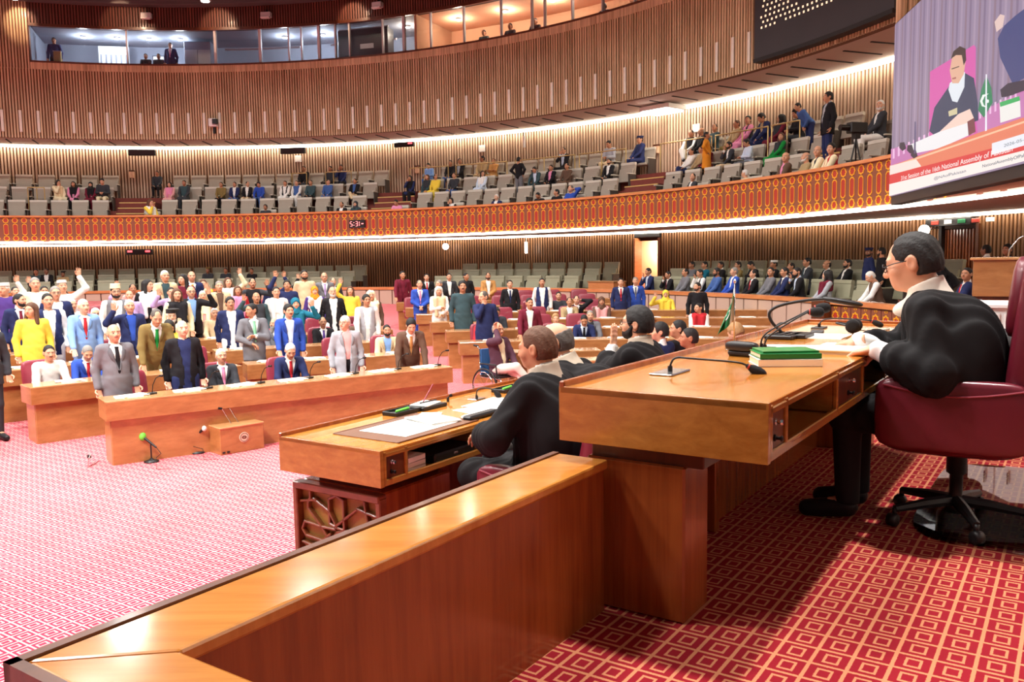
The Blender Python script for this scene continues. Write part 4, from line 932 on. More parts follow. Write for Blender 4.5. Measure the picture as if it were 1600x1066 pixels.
screen_text('31st Session of the 16th National Assembly of Pakistan', 1410, 282, 1585, 236, 7, (255, 244, 240))
screen_text('NationalAssemblyOfPakistan', 1538, 262, 1620, 241, 5, (60, 90, 110)); screen_text('@NAofPakistan', 1462, 281, 1512, 269, 4.5, (90, 110, 130)); screen_text('2026-05-2', 1572, 230, 1608, 219, 5, (120, 130, 140))
# pilasters of rounded timber above the screen's edge
for k, px in enumerate((1408, 1424, 1441, 1459)):
    d = ray(px, 40); q = 17.2 / d.y; mb = MB(); mb.lathe([(.1, 0), (.1, 7.0)], 14); o = mb.build('timber_pilaster', M['slat_drum'], smooth=True); o.location = (d.x * q, d.y * q, 5.7)
    tag(o, 'tall rounded timber pilaster behind the edge of the video screen', 'pilaster', 'pilasters behind the screen')
# ---- voting board: curved black panel with rows of amber lamps
bA1, bA0 = hall_angle(1181, R_DRUM - .25, 60), hall_angle(1400, R_DRUM - .25, 20)
t = tag(empty('voting_board'), 'curved black voting board with rows of amber lamps on the drum', 'board')
mb = MB(); mb.ring(R_DRUM - .30, R_DRUM - .06, 7.66, 10.4, bA0, bA1, 20); mb.build('panel', M['board'], t)
mb = MB(); mb.ring(R_DRUM - .34, R_DRUM - .04, 7.58, 7.68, bA0, bA1, 20); mb.build('lower_edge', M['black_plastic'], t)
mb = MB(); rnd = random.Random(3); vs = []
for row in range(14):
    z = 8.42 + row * .135; a = bA1 - .010 - rnd.uniform(0, .012)
    while a > bA0 + .01:
        if rnd.random() < .07: a -= rnd.uniform(.012, .03); continue
        mb.ring(R_DRUM - .306, R_DRUM - .298, z, z + .055, a - .0013, a + .0013, 1); a -= .0078
o = mb.build('amber_lamps', M['led_amber'], t); o['kind'] = 'stuff'
# ---- digital clock on the gallery front
def seven_seg(mb, x, z, s, on):
    seg = {'a': (0, 2), 'g': (0, 1), 'd': (0, 0), 'f': (-1, 1.5), 'b': (1, 1.5), 'e': (-1, .5), 'c': (1, .5)}
    for k in on:
        cx, cz_ = seg[k]; h = k in 'agd'; mb.box((x + cx * s * .5, -.065, z + (cz_ - 1) * s), ((.42 if h else .1) * s, .004, (.1 if h else .42) * s))
aC = hall_angle(559, R_FASC, 356); t = tag(empty('digital_clock', hp(R_FASC - .02, aC, 3.86), aC - PI / 2), 'black digital clock with red figures on the gallery front', 'clock')
part('case', t, M['black_plastic'], ('b', (0, 0, 0), (.34, .06, .15), .01))
mb = MB()
for x, s in ((-.23, 'afgcd'), (.0, 'abgcd'), (.08, 'bc')): seven_seg(mb, x, 0, .085, s)
for z in (-.05, .05): mb.box((-.115, -.065, z), (.014, .004, .014))
mb.box((.25, -.065, 0), (.045, .004, .014)); mb.build('figures', M['led_red'], t)
# ---- small fittings on the walls
def fitting(name, px, r, z, half, mat, label, cat, py, parts=(), group=None): return rbox(name, px, r, z - half[2], half, mat, label, cat, py, parts, group)
fitting('security_camera', 333, R_DRUM - .2, 8.12, (.16, .12, .16), M['white'], 'white box camera with a black lens on the timber drum', 'camera', 190, [('lens', (.12, -.14, .18), (.1, .06, .1), M['black_plastic']), ('bracket', (0, .1, -.12), (.04, .06, .14), M['black_plastic'])])
fitting('wall_monitor', 222, R_WALL - .42, 7.26, (.56, .08, .13), M['black_plastic'], 'wide black display under the strip light, near the empty corner seats', 'display', 240, [('screen', (0, -.085, .13), (.52, .006, .1), M['board'])])
fitting('wall_monitor', 458, R_WALL - .42, 7.26, (.56, .08, .13), M['black_plastic'], 'wide black display under the strip light, above a white notice', 'display', 237, [('screen', (0, -.085, .13), (.52, .006, .1), M['board'])])
fitting('wall_monitor', 632, R_WALL - .42, 7.30, (.46, .08, .10), M['black_plastic'], 'black display with a red light under the strip light', 'display', 230, [('red_light', (.3, -.085, .13), (.1, .006, .03), M['led_red'])])
fitting('wall_display', 218, R_WALL - .4, 2.98, (.55, .08, .12), M['black_plastic'], 'black display with red lights on the lower timber wall', 'display', 392, [('red_light', (-.38, -.085, .15), (.1, .006, .04), M['led_red']), ('red_light', (.35, -.085, .15), (.1, .006, .04), M['led_red'])])
for px, py, z in ((466, 250, 6.95), (753, 231, 6.95), (1088, 188, 6.75)):
    fitting('wall_notice', px, R_WALL - .09, z, (.15, .015, .14), M['white'], 'blank white notice fixed to the upper timber wall', 'notice', py, [('sheet', (0, -.018, .14), (.13, .003, .12), M['paper'])], 'white notices on the upper wall')
for px, py, z in ((206, 272, 6.35), (652, 260, 6.25), (1026, 222, 6.2)):
    fitting('call_box', px, R_WALL - .12, z, (.1, .05, .14), plain('call_box_cream', srgb(236, 196, 160), .5), 'cream call box with a dark top on the upper timber wall', 'box', py, [('top', (0, 0, .3), (.11, .055, .03), M['dark_wood'])], 'call boxes on the upper wall')
for px, py, z, nm, lb in ((699, 381, 2.98, 'globe_lamp', 'small white globe lamp on the lower timber wall by the middle rows'), (1453, 345, 2.98, 'globe_lamp', 'white globe lamp beside the door signs on the lower timber wall')):
    a = hall_angle(px, R_WALL - .35, py); t = tag(empty(nm, hp(R_WALL - .52, a, z), a - PI / 2), lb, 'lamp'); part('globe', t, M['lamp_on'], ('p', (0, 0, 0), (.13, .13, .13), 1.0), smooth=True); part('arm', t, M['metal'], ('t', [(0, .1, .03), (0, .44, .05)], .02, 8))
for px, py, z in ((822, 385, 2.86), (819, 220, 7.0)):
    a = hall_angle(px, R_WALL - .5, py); t = tag(empty('tube_lamp', hp(R_WALL - .5, a, z), a - PI / 2), 'short white tube lamp hanging before the %s timber wall' % ('lower' if z < 5 else 'upper'), 'lamp'); part('tube', t, M['lamp_on'] if z < 5 else M['white'], ('t', [(0, 0, -.22), (0, 0, .22)], .05, 10)); part('cap', t, M['metal'], ('t', [(0, 0, .22), (0, 0, .44)], .02, 8))
# bright work light standing on the cove near the right-hand stairs
a = hall_angle(1036, R_WALL - 1.1, 178); t = tag(empty('work_light', hp(R_WALL - 1.1, a, 7.28), a - PI / 2), 'flat glaring work light fixed under the upper soffit', 'lamp'); part('housing', t, M['white'], ('b', (0, 0, .1), (.62, .5, .08), .02)); part('diffuser', t, M['lamp_on'], ('b', (0, -.05, .0), (.56, .44, .03), .01))
# ---- ceiling lamps and floodlights near the top of the picture
for x, y in LAMPS:
    t = tag(empty('ceiling_lamp', (x, y, CEIL)), 'round recessed lamp in the dark ceiling over the hall', 'lamp', 'recessed ceiling lamps')
    part('ring', t, M['mullion'], ('l', [(.5, -.16), (.56, -.12), (.56, 0)], 24)); part('glow_disc', t, M['lamp_on'], ('l', [(.44, -.19), (.46, -.165)], 24))
for px, r in ((22, 20.2), (175, 19.2), (321, 19.8), (530, 20.0)):
    p = hp(r, hall_angle(px, r, 8), CEIL - .05); t = tag(empty('wall_washer', p), 'small bright downlight grazing the dark timber band', 'lamp', 'downlights at the timber band')
    part('can', t, M['mullion'], ('l', [(.17, -.12), (.2, -.10), (.2, .04)], 16)); part('glow_disc', t, M['lamp_on'], ('l', [(.15, -.14), (.16, -.115)], 16))
    l = bpy.data.lights.new('washer_light', 'SPOT'); l.energy = 130; l.color = (1, .66, .42); l.spot_size = 1.0; l.shadow_soft_size = .1; lo = bpy.data.objects.new('washer_light', l); COL.objects.link(lo); lo.location = p + Vector((0, 0, -.2)); dv = hp(R_DRUM, hall_angle(px, r, 8), CEIL - .75) - lo.location; lo.rotation_euler = dv.to_track_quat('-Z', 'Y').to_euler()
for px, py, z in ((229, 26, 12.35), (416, 25, 12.3), (590, 10, 12.3)):
    rbox('floodlight', px, R_DRUM - .3, z - .15, (.2, .12, .1), M['mullion'], 'small boxy floodlight hanging on the dark timber band', 'lamp', py, [('lens', (0, -.1, -.03), (.18, .08, .03), M['white']), ('bracket', (0, .1, .2), (.03, .05, .12), M['dark_metal'])], 'floodlights on the timber band')
# ---- brass handrails in the gallery
def handrail(pxs, r, z0, label, py=250, h=.95):
    aa = [hall_angle(p, r, py) for p in pxs]; base = hp(r, aa[0], z0); t = tag(empty('handrail', base), label, 'handrail', 'brass gallery handrails')
    pts = [hp(r, aa[0] + (aa[-1] - aa[0]) * k / 12, z0 + h) - base for k in range(13)]; part('top_rail', t, M['brass'], ('t', pts, .022, 8), smooth=True)
    for a in aa: q = hp(r, a, z0) - base; part('post', t, M['brass'], ('t', [q, q + Vector((0, 0, h))], .02, 8))
LB = 'thin brass handrail in front of the upper gallery rows'
handrail((40, 54, 66), 21.8, 4.65, LB); handrail((455, 478), 22.74, 5.25, LB); handrail((508, 520, 548), 22.74, 5.25, LB); handrail((640, 662, 700), 22.74, 5.25, LB); handrail((712, 752, 792), 22.74, 5.25, LB, 245); handrail((805, 850, 898), 22.74, 5.25, LB, 240); handrail((905, 940, 978), 22.74, 5.25, LB, 230); handrail((1032, 1072, 1112), 22.74, 5.25, LB, 215); handrail((1118, 1160, 1200), 22.74, 5.25, LB, 200); handrail((1206, 1230, 1250), 22.74, 5.25, LB, 190)
# ================================================================ PEOPLE: bodies and clothes grown as smooth continuous surfaces
def npM(m): return np.array(m, dtype=np.float64)
class Field:
    def __init__(s, lo, hi, res):
        s.lo = np.array(lo, float); s.res = res; n = np.ceil((np.array(hi) - s.lo) / res).astype(int) + 2
        s.n = n; s.ax = [(s.lo[i] + res * np.arange(n[i])).astype(np.float32) for i in range(3)]; s.D = np.full(n, 1.0, np.float32)
    def region(s, lo, hi, pad):
        i0 = np.clip(((np.array(lo) - pad - s.lo) / s.res).astype(int), 0, s.n - 1); i1 = np.clip(((np.array(hi) + pad - s.lo) / s.res).astype(int) + 2, 1, s.n)
        sl = tuple(slice(a, b) for a, b in zip(i0, i1))
        return sl, s.ax[0][sl[0]][:, None, None], s.ax[1][sl[1]][None, :, None], s.ax[2][sl[2]][None, None, :]
    def add(s, pr, k=.025):
        fn, lo, hi = pr; sl, X, Y, Z = s.region(lo, hi, k + 2.5 * s.res); b = fn(X, Y, Z); a = s.D[sl]
        if k > 0: h = np.maximum(k - np.abs(a - b), 0) / k; s.D[sl] = np.minimum(a, b) - h * h * k * .25
        else: s.D[sl] = np.minimum(a, b)
        return s
    def cut(s, pr, k=.0):
        fn, lo, hi = pr; sl, X, Y, Z = s.region(lo, hi, k + 2.5 * s.res); b = -fn(X, Y, Z); a = s.D[sl]
        if k > 0: h = np.maximum(k - np.abs(a - b), 0) / k; s.D[sl] = np.maximum(a, b) + h * h * k * .25
        else: s.D[sl] = np.maximum(a, b)
        return s
    def clip(s, fn): s.D = np.maximum(s.D, fn(s.ax[0][:, None, None], s.ax[1][None, :, None], s.ax[2][None, None, :]).astype(np.float32)); return s
    def ripple(s, fn): s.D = s.D + fn(s.ax[0][:, None, None], s.ax[1][None, :, None], s.ax[2][None, None, :]).astype(np.float32); return s
    def nets(s):
        """surface nets: one vertex in every cell the surface crosses"""
        D = s.D.copy()
        for i in range(3):
            for e in (0, -1):
                ix = [slice(None)] * 3; ix[i] = e; D[tuple(ix)] = np.maximum(D[tuple(ix)], 1e-3)
        S = D < 0; c = [S[a:s.n[0] - 1 + a, b:s.n[1] - 1 + b, d:s.n[2] - 1 + d] for a in (0, 1) for b in (0, 1) for d in (0, 1)]
        cnt = sum(x.astype(np.int8) for x in c); mix = (cnt > 0) & (cnt < 8); idx = np.argwhere(mix)
        if len(idx) == 0: return np.zeros((0, 3)), np.zeros((0, 4), int)
        vid = np.full(mix.shape, -1, np.int32); vid[mix] = np.arange(len(idx))
        off = np.array([(a, b, d) for a in (0, 1) for b in (0, 1) for d in (0, 1)]); V = np.stack([D[tuple((idx + o).T)] for o in off], 1)
        acc = np.zeros((len(idx), 3)); w = np.zeros(len(idx))
        for i in range(8):
            for j in range(i + 1, 8):
                if np.abs(off[i] - off[j]).sum() != 1: continue
                m = (V[:, i] < 0) != (V[:, j] < 0); t = V[:, i] / np.where(m, V[:, i] - V[:, j], 1)
                acc += np.where(m[:, None], off[i] + t[:, None] * (off[j] - off[i]), 0); w += m
        P = s.lo + s.res * (idx + acc / np.maximum(w, 1)[:, None]); F = []
        for ax in range(3):
            o1, o2 = [(1, 2), (2, 0), (0, 1)][ax]; a = [slice(1, -1)] * 3; b = [slice(1, -1)] * 3; a[ax] = slice(0, -1); b[ax] = slice(1, None)
            A, B = S[tuple(a)], S[tuple(b)]
            for inv, msk in ((0, A & ~B), (1, ~A & B)):
                q = np.argwhere(msk)
                if len(q) == 0: continue
                q = q + 1; q[:, ax] -= 1; u = np.zeros(3, int); u[o1] = 1; v = np.zeros(3, int); v[o2] = 1
                quad = np.stack([vid[tuple((q - u - v).T)], vid[tuple((q - v).T)], vid[tuple(q.T)], vid[tuple((q - u).T)]], 1)
                F.append(quad[:, ::-1] if inv else quad)
        return P, np.concatenate(F)
def cone(a, b, ra, rb):
    a = np.array(a, float); b = np.array(b, float); d = b - a; L2 = max(float(d @ d), 1e-9); r = max(ra, rb)
    def fn(X, Y, Z):
        t = np.clip(((X - a[0]) * d[0] + (Y - a[1]) * d[1] + (Z - a[2]) * d[2]) / L2, 0, 1)
        return np.sqrt((X - a[0] - t * d[0]) ** 2 + (Y - a[1] - t * d[1]) ** 2 + (Z - a[2] - t * d[2]) ** 2) - (ra + (rb - ra) * t)
    return fn, np.minimum(a, b) - r, np.maximum(a, b) + r
def _loc(Mi, X, Y, Z): return [Mi[i, 0] * X + Mi[i, 1] * Y + Mi[i, 2] * Z + Mi[i, 3] for i in range(3)]
def ell(c, r, Mx=None):
    r = np.array(r, float); Mx = np.eye(4) if Mx is None else Mx; Mi = np.linalg.inv(Mx); cw = (Mx @ np.array([*c, 1.0]))[:3]; rm = r.max()
    def fn(X, Y, Z):
        x, y, z = _loc(Mi, X, Y, Z); x = x - c[0]; y = y - c[1]; z = z - c[2]
        k0 = np.sqrt((x / r[0]) ** 2 + (y / r[1]) ** 2 + (z / r[2]) ** 2); k1 = np.sqrt((x / r[0] ** 2) ** 2 + (y / r[1] ** 2) ** 2 + (z / r[2] ** 2) ** 2)
        return k0 * (k0 - 1) / np.maximum(k1, 1e-6)
    return fn, cw - rm, cw + rm
def tap(z0, z1, r0, r1, Mx=None, cy=0.0):
    """upright tapering drum of oval section"""
    Mx = np.eye(4) if Mx is None else Mx; Mi = np.linalg.inv(Mx); R = max(*r0, *r1) + .05
    pts = np.array([(Mx @ np.array([sx * R, sy * R + cy, z, 1]))[:3] for sx in (-1, 1) for sy in (-1, 1) for z in (z0, z1)])
    def fn(X, Y, Z):
        x, y, z = _loc(Mi, X, Y, Z); t = np.clip((z - z0) / (z1 - z0), 0, 1); ax = r0[0] + (r1[0] - r0[0]) * t; ay = r0[1] + (r1[1] - r0[1]) * t
        q = (np.sqrt((x / ax) ** 2 + ((y - cy) / ay) ** 2) - 1) * np.minimum(ax, ay); return np.maximum(q, np.maximum(z0 - z, z - z1))
    return fn, pts.min(0), pts.max(0)
def wedge(wf, z0, yb, Mx):
    Mi = np.linalg.inv(Mx); pts = np.array([(Mx @ np.array([x, y, z, 1]))[:3] for x in (-.2, .2) for y in (-.4, yb) for z in (z0, 1.6)])
    def fn(X, Y, Z):
        x, y, z = _loc(Mi, X, Y, Z); return np.maximum(np.maximum(np.abs(x) - wf(z), y - yb), z0 - z)
    return fn, pts.min(0), pts.max(0)
def plane(Mx, n, d):
    """clip: keeps the side where n.p < d in the frame Mx"""
    Mi = np.linalg.inv(Mx)
    def fn(X, Y, Z): x, y, z = _loc(Mi, X, Y, Z); return n[0] * x + n[1] * y + n[2] * z - d
    return fn
def to_mesh(name, P, F, nmat=1, midx=None):
    me = bpy.data.meshes.new(name); me.vertices.add(len(P)); me.vertices.foreach_set('co', np.asarray(P, np.float32).ravel())
    me.loops.add(4 * len(F)); me.polygons.add(len(F)); me.loops.foreach_set('vertex_index', np.asarray(F, np.int32).ravel())
    me.polygons.foreach_set('loop_start', np.arange(0, 4 * len(F), 4, dtype=np.int32)); me.polygons.foreach_set('use_smooth', np.ones(len(F), bool))
    for _ in range(nmat): me.materials.append(None)
    if midx is not None: me.polygons.foreach_set('material_index', np.asarray(midx, np.int32))
    me.update(calc_edges=True); me.validate(); return me

# ---- head and hands, made once
_HEAD = {}
def head_geo(res):
    if res in _HEAD: return _HEAD[res]
    f = Field((-.11, -.15, 1.43), (.11, .13, 1.75), res)
    f.add(ell((0, .008, 1.637), (.075, .096, .090))).add(ell((0, -.024, 1.588), (.061, .072, .088)), .03).add(ell((0, -.04, 1.548), (.045, .052, .038)), .03).add(ell((0, -.078, 1.535), (.020, .018, .016)), .02)
    f.add(cone((-.042, -.080, 1.637), (.042, -.080, 1.637), .012, .012), .02).add(cone((-.045, -.066, 1.59), (-.03, -.07, 1.575), .02, .018), .03).add(cone((.045, -.066, 1.59), (.03, -.07, 1.575), .02, .018), .03)
    for s in (-1, 1): f.cut(ell((s * .031, -.102, 1.618), (.019, .018, .012)), .012)
    f.add(cone((0, -.090, 1.626), (0, -.113, 1.590), .009, .0145), .012).add(ell((.011, -.100, 1.586), (.009, .009, .007)), .008).add(ell((-.011, -.100, 1.586), (.009, .009, .007)), .008)
    for s in (-1, 1): f.add(ell((s * .031, -.084, 1.618), (.013, .011, .0085)), .004)
    f.add(cone((-.018, -.092, 1.562), (.018, -.092, 1.562), .0065, .0065), .008).add(cone((-.014, -.091, 1.552), (.014, -.091, 1.552), .0075, .0075), .008)
    for s in (-1, 1):
        f.add(ell((s * .080, .014, 1.607), (.009, .021, .033), npM(Matrix.Identity(4))), .012).cut(ell((s * .090, .010, 1.608), (.007, .011, .018)), .006)
    f.add(cone((0, .028, 1.44), (0, .010, 1.57), .058, .053), .03)
    P, F = f.nets(); C = P[F].mean(1); x, y, z = np.abs(C[:, 0]), C[:, 1], C[:, 2]; m = np.zeros(len(F), int)
    front = y < -.055
    eye = front & ((x - .031) ** 2 / .0135 ** 2 + (z - 1.618) ** 2 / .0065 ** 2 < 1); m[eye] = 1
    iris = eye & ((x - .031) ** 2 + (z - 1.618) ** 2 < .0062 ** 2); m[iris] = 2
    m[front & (x > .012) & (x < .052) & (np.abs(z - 1.641 + .12 * (x - .03) ** 2 / .01 * .1) < .0048)] = 2
    m[front & (np.abs(z - 1.557) < .0085) & (x < .022) & (y < -.085)] = 3
    _HEAD[res] = (P, F, m); return _HEAD[res]
_HAND = {}
def hand_geo(kind, res):
    """right hand in its own frame: wrist at the origin, fingers along +z, palm facing -y, thumb towards +x"""
    if (kind, res) in _HAND: return _HAND[(kind, res)]
    f = Field((-.08, -.11, -.04), (.10, .06, .21), res)
    f.add(cone((0, 0, -.04), (0, 0, .01), .026, .027), .02).add(ell((0, .0, .05), (.041, .018, .05)), .02).add(cone((-.03, 0, .085), (.03, 0, .088), .0125, .0125), .012)
    curl = {'open': .12, 'relax': .75, 'flat': .25, 'pen': 1.15, 'fist': 1.5}[kind]
    for i, (x, L) in enumerate(((-.031, .058), (-.0105, .072), (.0105, .078), (.031, .070))):
        p = np.array([x, 0, .088]); a = curl * .55; sp = (x / .031) * (.10 if kind == 'open' else .03)
        for j, q in enumerate((.45, .31, .24)):
            d = np.array([sp, -math.sin(a), math.cos(a)]); e = p + d * L * q * 1.05; f.add(cone(p, e, .0098 - .0012 * j, .0092 - .0012 * j), .004); p = e; a += curl * .75
    th = [(.030, -.004, .022), (.056, -.018, .052), (.064, -.030, .080), (.060, -.042, .102)] if kind in ('open', 'flat') else [(.030, -.008, .022), (.050, -.034, .05), (.044, -.056, .075), (.030, -.066, .095)]
    for a, b, r0, r1 in zip(th, th[1:], (.015, .0115, .0105), (.0118, .0105, .009)): f.add(cone(a, b, r0, r1), .006)
    _HAND[(kind, res)] = f.nets(); return _HAND[(kind, res)]

# ---- poses: wrist targets in the frame of a standing trunk, x to the person's own left
SIDE = dict(w=(.245, -.03, .89), p=(.4, .8, 0)); LAP = dict(w=(.10, -.31, 1.00), p=(.8, .5, -.4)); CLASP = dict(w=(.045, -.22, 1.02), p=(.9, .5, -.3)); DESK = dict(w=(.16, -.38, 1.06), p=(.8, .3, -.6))
UP = dict(w=(.27, -.12, 1.80), p=(.9, -.1, -.5), h='open', d=(0, 0, 1)); UPM = dict(w=(.30, -.22, 1.55), p=(.7, .2, -.9), h='open', d=(0, -.1, 1)); FACE_ = dict(w=(.045, -.165, 1.46), p=(.5, -.3, -1), d=(-.2, .1, 1))
PRESS = dict(w=(.24, -.36, .92), p=(.5, .8, 0), h='flat'); FOLD = dict(w=(-.09, -.19, 1.17), p=(.9, .1, -.6)); CHEST = dict(w=(-.02, -.19, 1.18), p=(.9, .3, -.4)); BACKH = dict(w=(.16, .06, 1.60), p=(1, -.3, .4), d=(-1, .3, .1))
PHONE = dict(w=(.06, -.29, 1.16), p=(.7, .4, -.7)); HIP = dict(w=(.20, -.03, 1.02), p=(.9, .5, 0))
POSES = {
 'stand': dict(L=SIDE, R=SIDE), 'stand_left': dict(L=SIDE, R=SIDE, head=(.75, .0, 0)), 'stand_right': dict(L=SIDE, R=SIDE, head=(-.75, .0, 0)), 'clasp': dict(L=CLASP, R=CLASP), 'raise_r': dict(L=SIDE, R=UP, head=(-.15, -.1, 0)), 'raise_l': dict(L=UP, R=SIDE, head=(.1, -.1, 0)), 'wave_r': dict(L=SIDE, R=UPM), 'wave_l': dict(L=UPM, R=SIDE),
 'bow': dict(L=PRESS, R=PRESS, lean=.42, head=(0, .42, 0)), 'press': dict(L=SIDE, R=PRESS, lean=.12, head=(.2, 0, 0)), 'button': dict(L=CHEST, R=dict(w=(.08, -.22, 1.06), p=(.9, .4, -.3)), head=(-1.15, 0, 0)), 'chest': dict(L=CLASP, R=CHEST), 'think': dict(L=SIDE, R=FACE_, head=(-.9, .1, 0)),
 'sit': dict(seat=1, L=LAP, R=LAP), 'sit_left': dict(seat=1, L=LAP, R=LAP, head=(.8, 0, 0)), 'sit_right': dict(seat=1, L=LAP, R=LAP, head=(-.8, 0, 0)), 'sit_cross': dict(seat=2, L=LAP, R=LAP, lean=-.12), 'sit_fold': dict(seat=1, L=FOLD, R=FOLD, lean=-.06), 'sit_think': dict(seat=1, L=LAP, R=FACE_, lean=.1, head=(.1, .15, 0)), 'sit_phone': dict(seat=1, L=PHONE, R=PHONE, lean=.1, head=(0, .45, 0)),
 'sit_write': dict(seat=1, L=DESK, R=DESK, lean=.32, head=(0, .05, 0)), 'sit_desk': dict(seat=1, L=DESK, R=DESK, lean=.15), 'sit_down': dict(seat=1, L=DESK, R=DESK, lean=.22, head=(0, .5, 0)), 'sit_raise': dict(seat=1, L=DESK, R=UPM), 'sit_behind': dict(seat=1, L=BACKH, R=LAP), 'sit_slouch': dict(seat=3, L=LAP, R=LAP, lean=-.25),
 'bend': dict(L=CLASP, R=CLASP, lean=.75, head=(0, .25, 0)), 'hips': dict(L=HIP, R=HIP),
}
class Pose:
    def __init__(s, nm, spec, fine=False):
        s.nm = nm; s.fine = fine; s.seat = spec.get('seat', 0); s.cache = {}
        pz = .95 if not s.seat else .56; lean = spec.get('lean', 0)
        s.MT = npM(T(0, 0, pz) @ RZ(spec.get('twist', 0)) @ RX(lean) @ T(0, 0, -.95)); hy, hp_, hr = spec.get('head', (0, 0, 0))
        s.MH = s.MT @ npM(T(0, .015, 1.49) @ RX(-lean * .8) @ RZ(hy) @ RX(hp_) @ RY(hr) @ Matrix.Scale(spec.get('hs', 1.0), 4) @ T(0, -.015, -1.49))
        s.top = (s.MH @ np.array([0, .008, 1.735, 1]))[2]; s.arm = {}
        tp = lambda p: (s.MT @ np.array([*p, 1.0]))[:3]; tv = lambda v: s.MT[:3, :3] @ np.array(v, float)
        for sd, sg in (('L', 1), ('R', -1)):
            a = spec[sd]; S = tp((sg * .178, .012, 1.405)); w = a['w']; W = tp((sg * w[0], w[1], w[2])); pole = tv((sg * a['p'][0], a['p'][1], a['p'][2]))
            u, l = .285, .255; d = W - S; D = np.linalg.norm(d)
            if D > u + l - .004: W = S + d / D * (u + l - .004); d = W - S; D = np.linalg.norm(d)
            n = d / D; x = (u * u - l * l + D * D) / (2 * D); h = math.sqrt(max(u * u - x * x, 1e-6)); q = pole - n * (pole @ n); q /= max(np.linalg.norm(q), 1e-6); El = S + n * x + q * h
            hd = W - El; hd /= np.linalg.norm(hd)
            if 'd' in a: hd = tv((sg * a['d'][0], a['d'][1], a['d'][2])); hd /= np.linalg.norm(hd)
            s.arm[sd] = (S, El, W, hd, a.get('h', 'relax'), a.get('n'))
        if s.seat == 0: s.leg = {g: [(g * .088, 0, .90), (g * .098, -.015, .49), (g * .105, .02, .085), (g * .13, -.17, .035)] for g in (1, -1)}
        elif s.seat == 2: s.leg = {1: [(.088, 0, .53), (.10, -.43, .50), (.09, -.42, .085), (.10, -.60, .035)], -1: [(-.088, 0, .54), (-.03, -.45, .63), (.14, -.62, .36), (.19, -.74, .28)]}
        elif s.seat == 3: s.leg = {1: [(.088, 0, .53), (.12, -.44, .50), (.12, -.72, .12), (.14, -.88, .10)], -1: [(-.088, 0, .53), (-.12, -.44, .50), (-.10, -.74, .12), (-.12, -.90, .10)]}
        else: s.leg = {g: [(g * .088, 0, .53), (g * .115, -.43, .51), (g * .115, -.42, .085), (g * .13, -.60, .035)] for g in (1, -1)}
    def bounds(s, pad=.12):
        pts = [p for g in s.leg.values() for p in g] + [p for a in s.arm.values() for p in a[:3]] + [tuple((s.MT @ np.array([x, y, z, 1]))[:3]) for x in (-.2, .2) for y in (-.14, .14) for z in (.85, 1.5)]
        pts = np.array(pts); return pts.min(0) - pad, pts.max(0) + pad
    def trunk(s, f, o=0.0, k=.05, fat=0.0):
        f.add(ell((0, .012, 1.285), (.160 + o, .108 + o, .175 + o), s.MT), k).add(ell((0, -.008 - fat / 2, 1.10), (.150 + o + fat / 2, .118 + o + fat, .17 + o), s.MT), k).add(ell((0, .01, .95), (.158 + o, .118 + o, .13 + o), s.MT), k)
        a, b = [(s.MT @ np.array([x, .018, 1.40, 1]))[:3] for x in (-.14, .14)]; f.add(cone(a, b, .058 + o * .8, .058 + o * .8), k); return f
    def arms(s, f, o=0.0, k=.03, short=0.0, wide=0.0):
        for S, El, W, hd, *_ in s.arm.values():
            e = W - (W - El) * short; f.add(cone(S, El, .052 + o, .042 + o + wide * .4), k).add(cone(El, e, .041 + o + wide * .4, .029 + o + wide), k)
        return f
    def legs(s, f, o=0.0, k=.03, feet=False):
        for h, kn, an, to in s.leg.values():
            f.add(cone(h, kn, .085 + o, .058 + o), k).add(cone(kn, an, .056 + o, .042 + o), k)
            if feet: f.add(cone(an, to, .04, .032), .02)
        return f
    def body(s):
        lo, hi = s.bounds(); f = Field(lo, hi, .02); s.trunk(f, -.006); s.arms(f, -.004); s.legs(f, -.006, feet=True)
        a = (s.MT @ np.array([0, .02, 1.42, 1]))[:3]; b = (s.MH @ np.array([0, .022, 1.50, 1]))[:3]; f.add(cone(a, b, .062, .055), .04)
        f.clip(plane(s.MT, (0, 0, 1), 1.495)); P, F = f.nets(); Ps, Fs, Ms = [P], [F], [np.zeros(len(F), int)]; n = len(P)
        hp_, hf, hm = head_geo(.0042 if s.fine else .0068); Ps.append(hp_ @ s.MH[:3, :3].T + s.MH[:3, 3]); Fs.append(hf + n); Ms.append(hm); n += len(hp_)
        for sd, (S, El, W, hd, kind, nn) in s.arm.items():
            P, F = hand_geo(kind, .005 if s.fine else .0085); z = hd; fwd = np.array(nn, float) if nn is not None else (s.MT[:3, :3] @ np.array([0, -.35, -1.0]) if abs(hd[2]) < .8 else s.MT[:3, :3] @ np.array([0, -1.0, 0]))
            y = -(fwd - z * (fwd @ z)); y /= np.linalg.norm(y); x = np.cross(y, z)
            if sd == 'L': P = P * np.array([-1, 1, 1]); F = F[:, ::-1]
            # thumb towards the body's middle: right hand +x, left hand mirrored
            Ps.append(P @ np.stack([x, y, z])+ W); Fs.append(F + n); Ms.append(np.zeros(len(F), int)); n += len(P)
        return to_mesh('person_body', np.concatenate(Ps), np.concatenate(Fs), 4, np.concatenate(Ms))
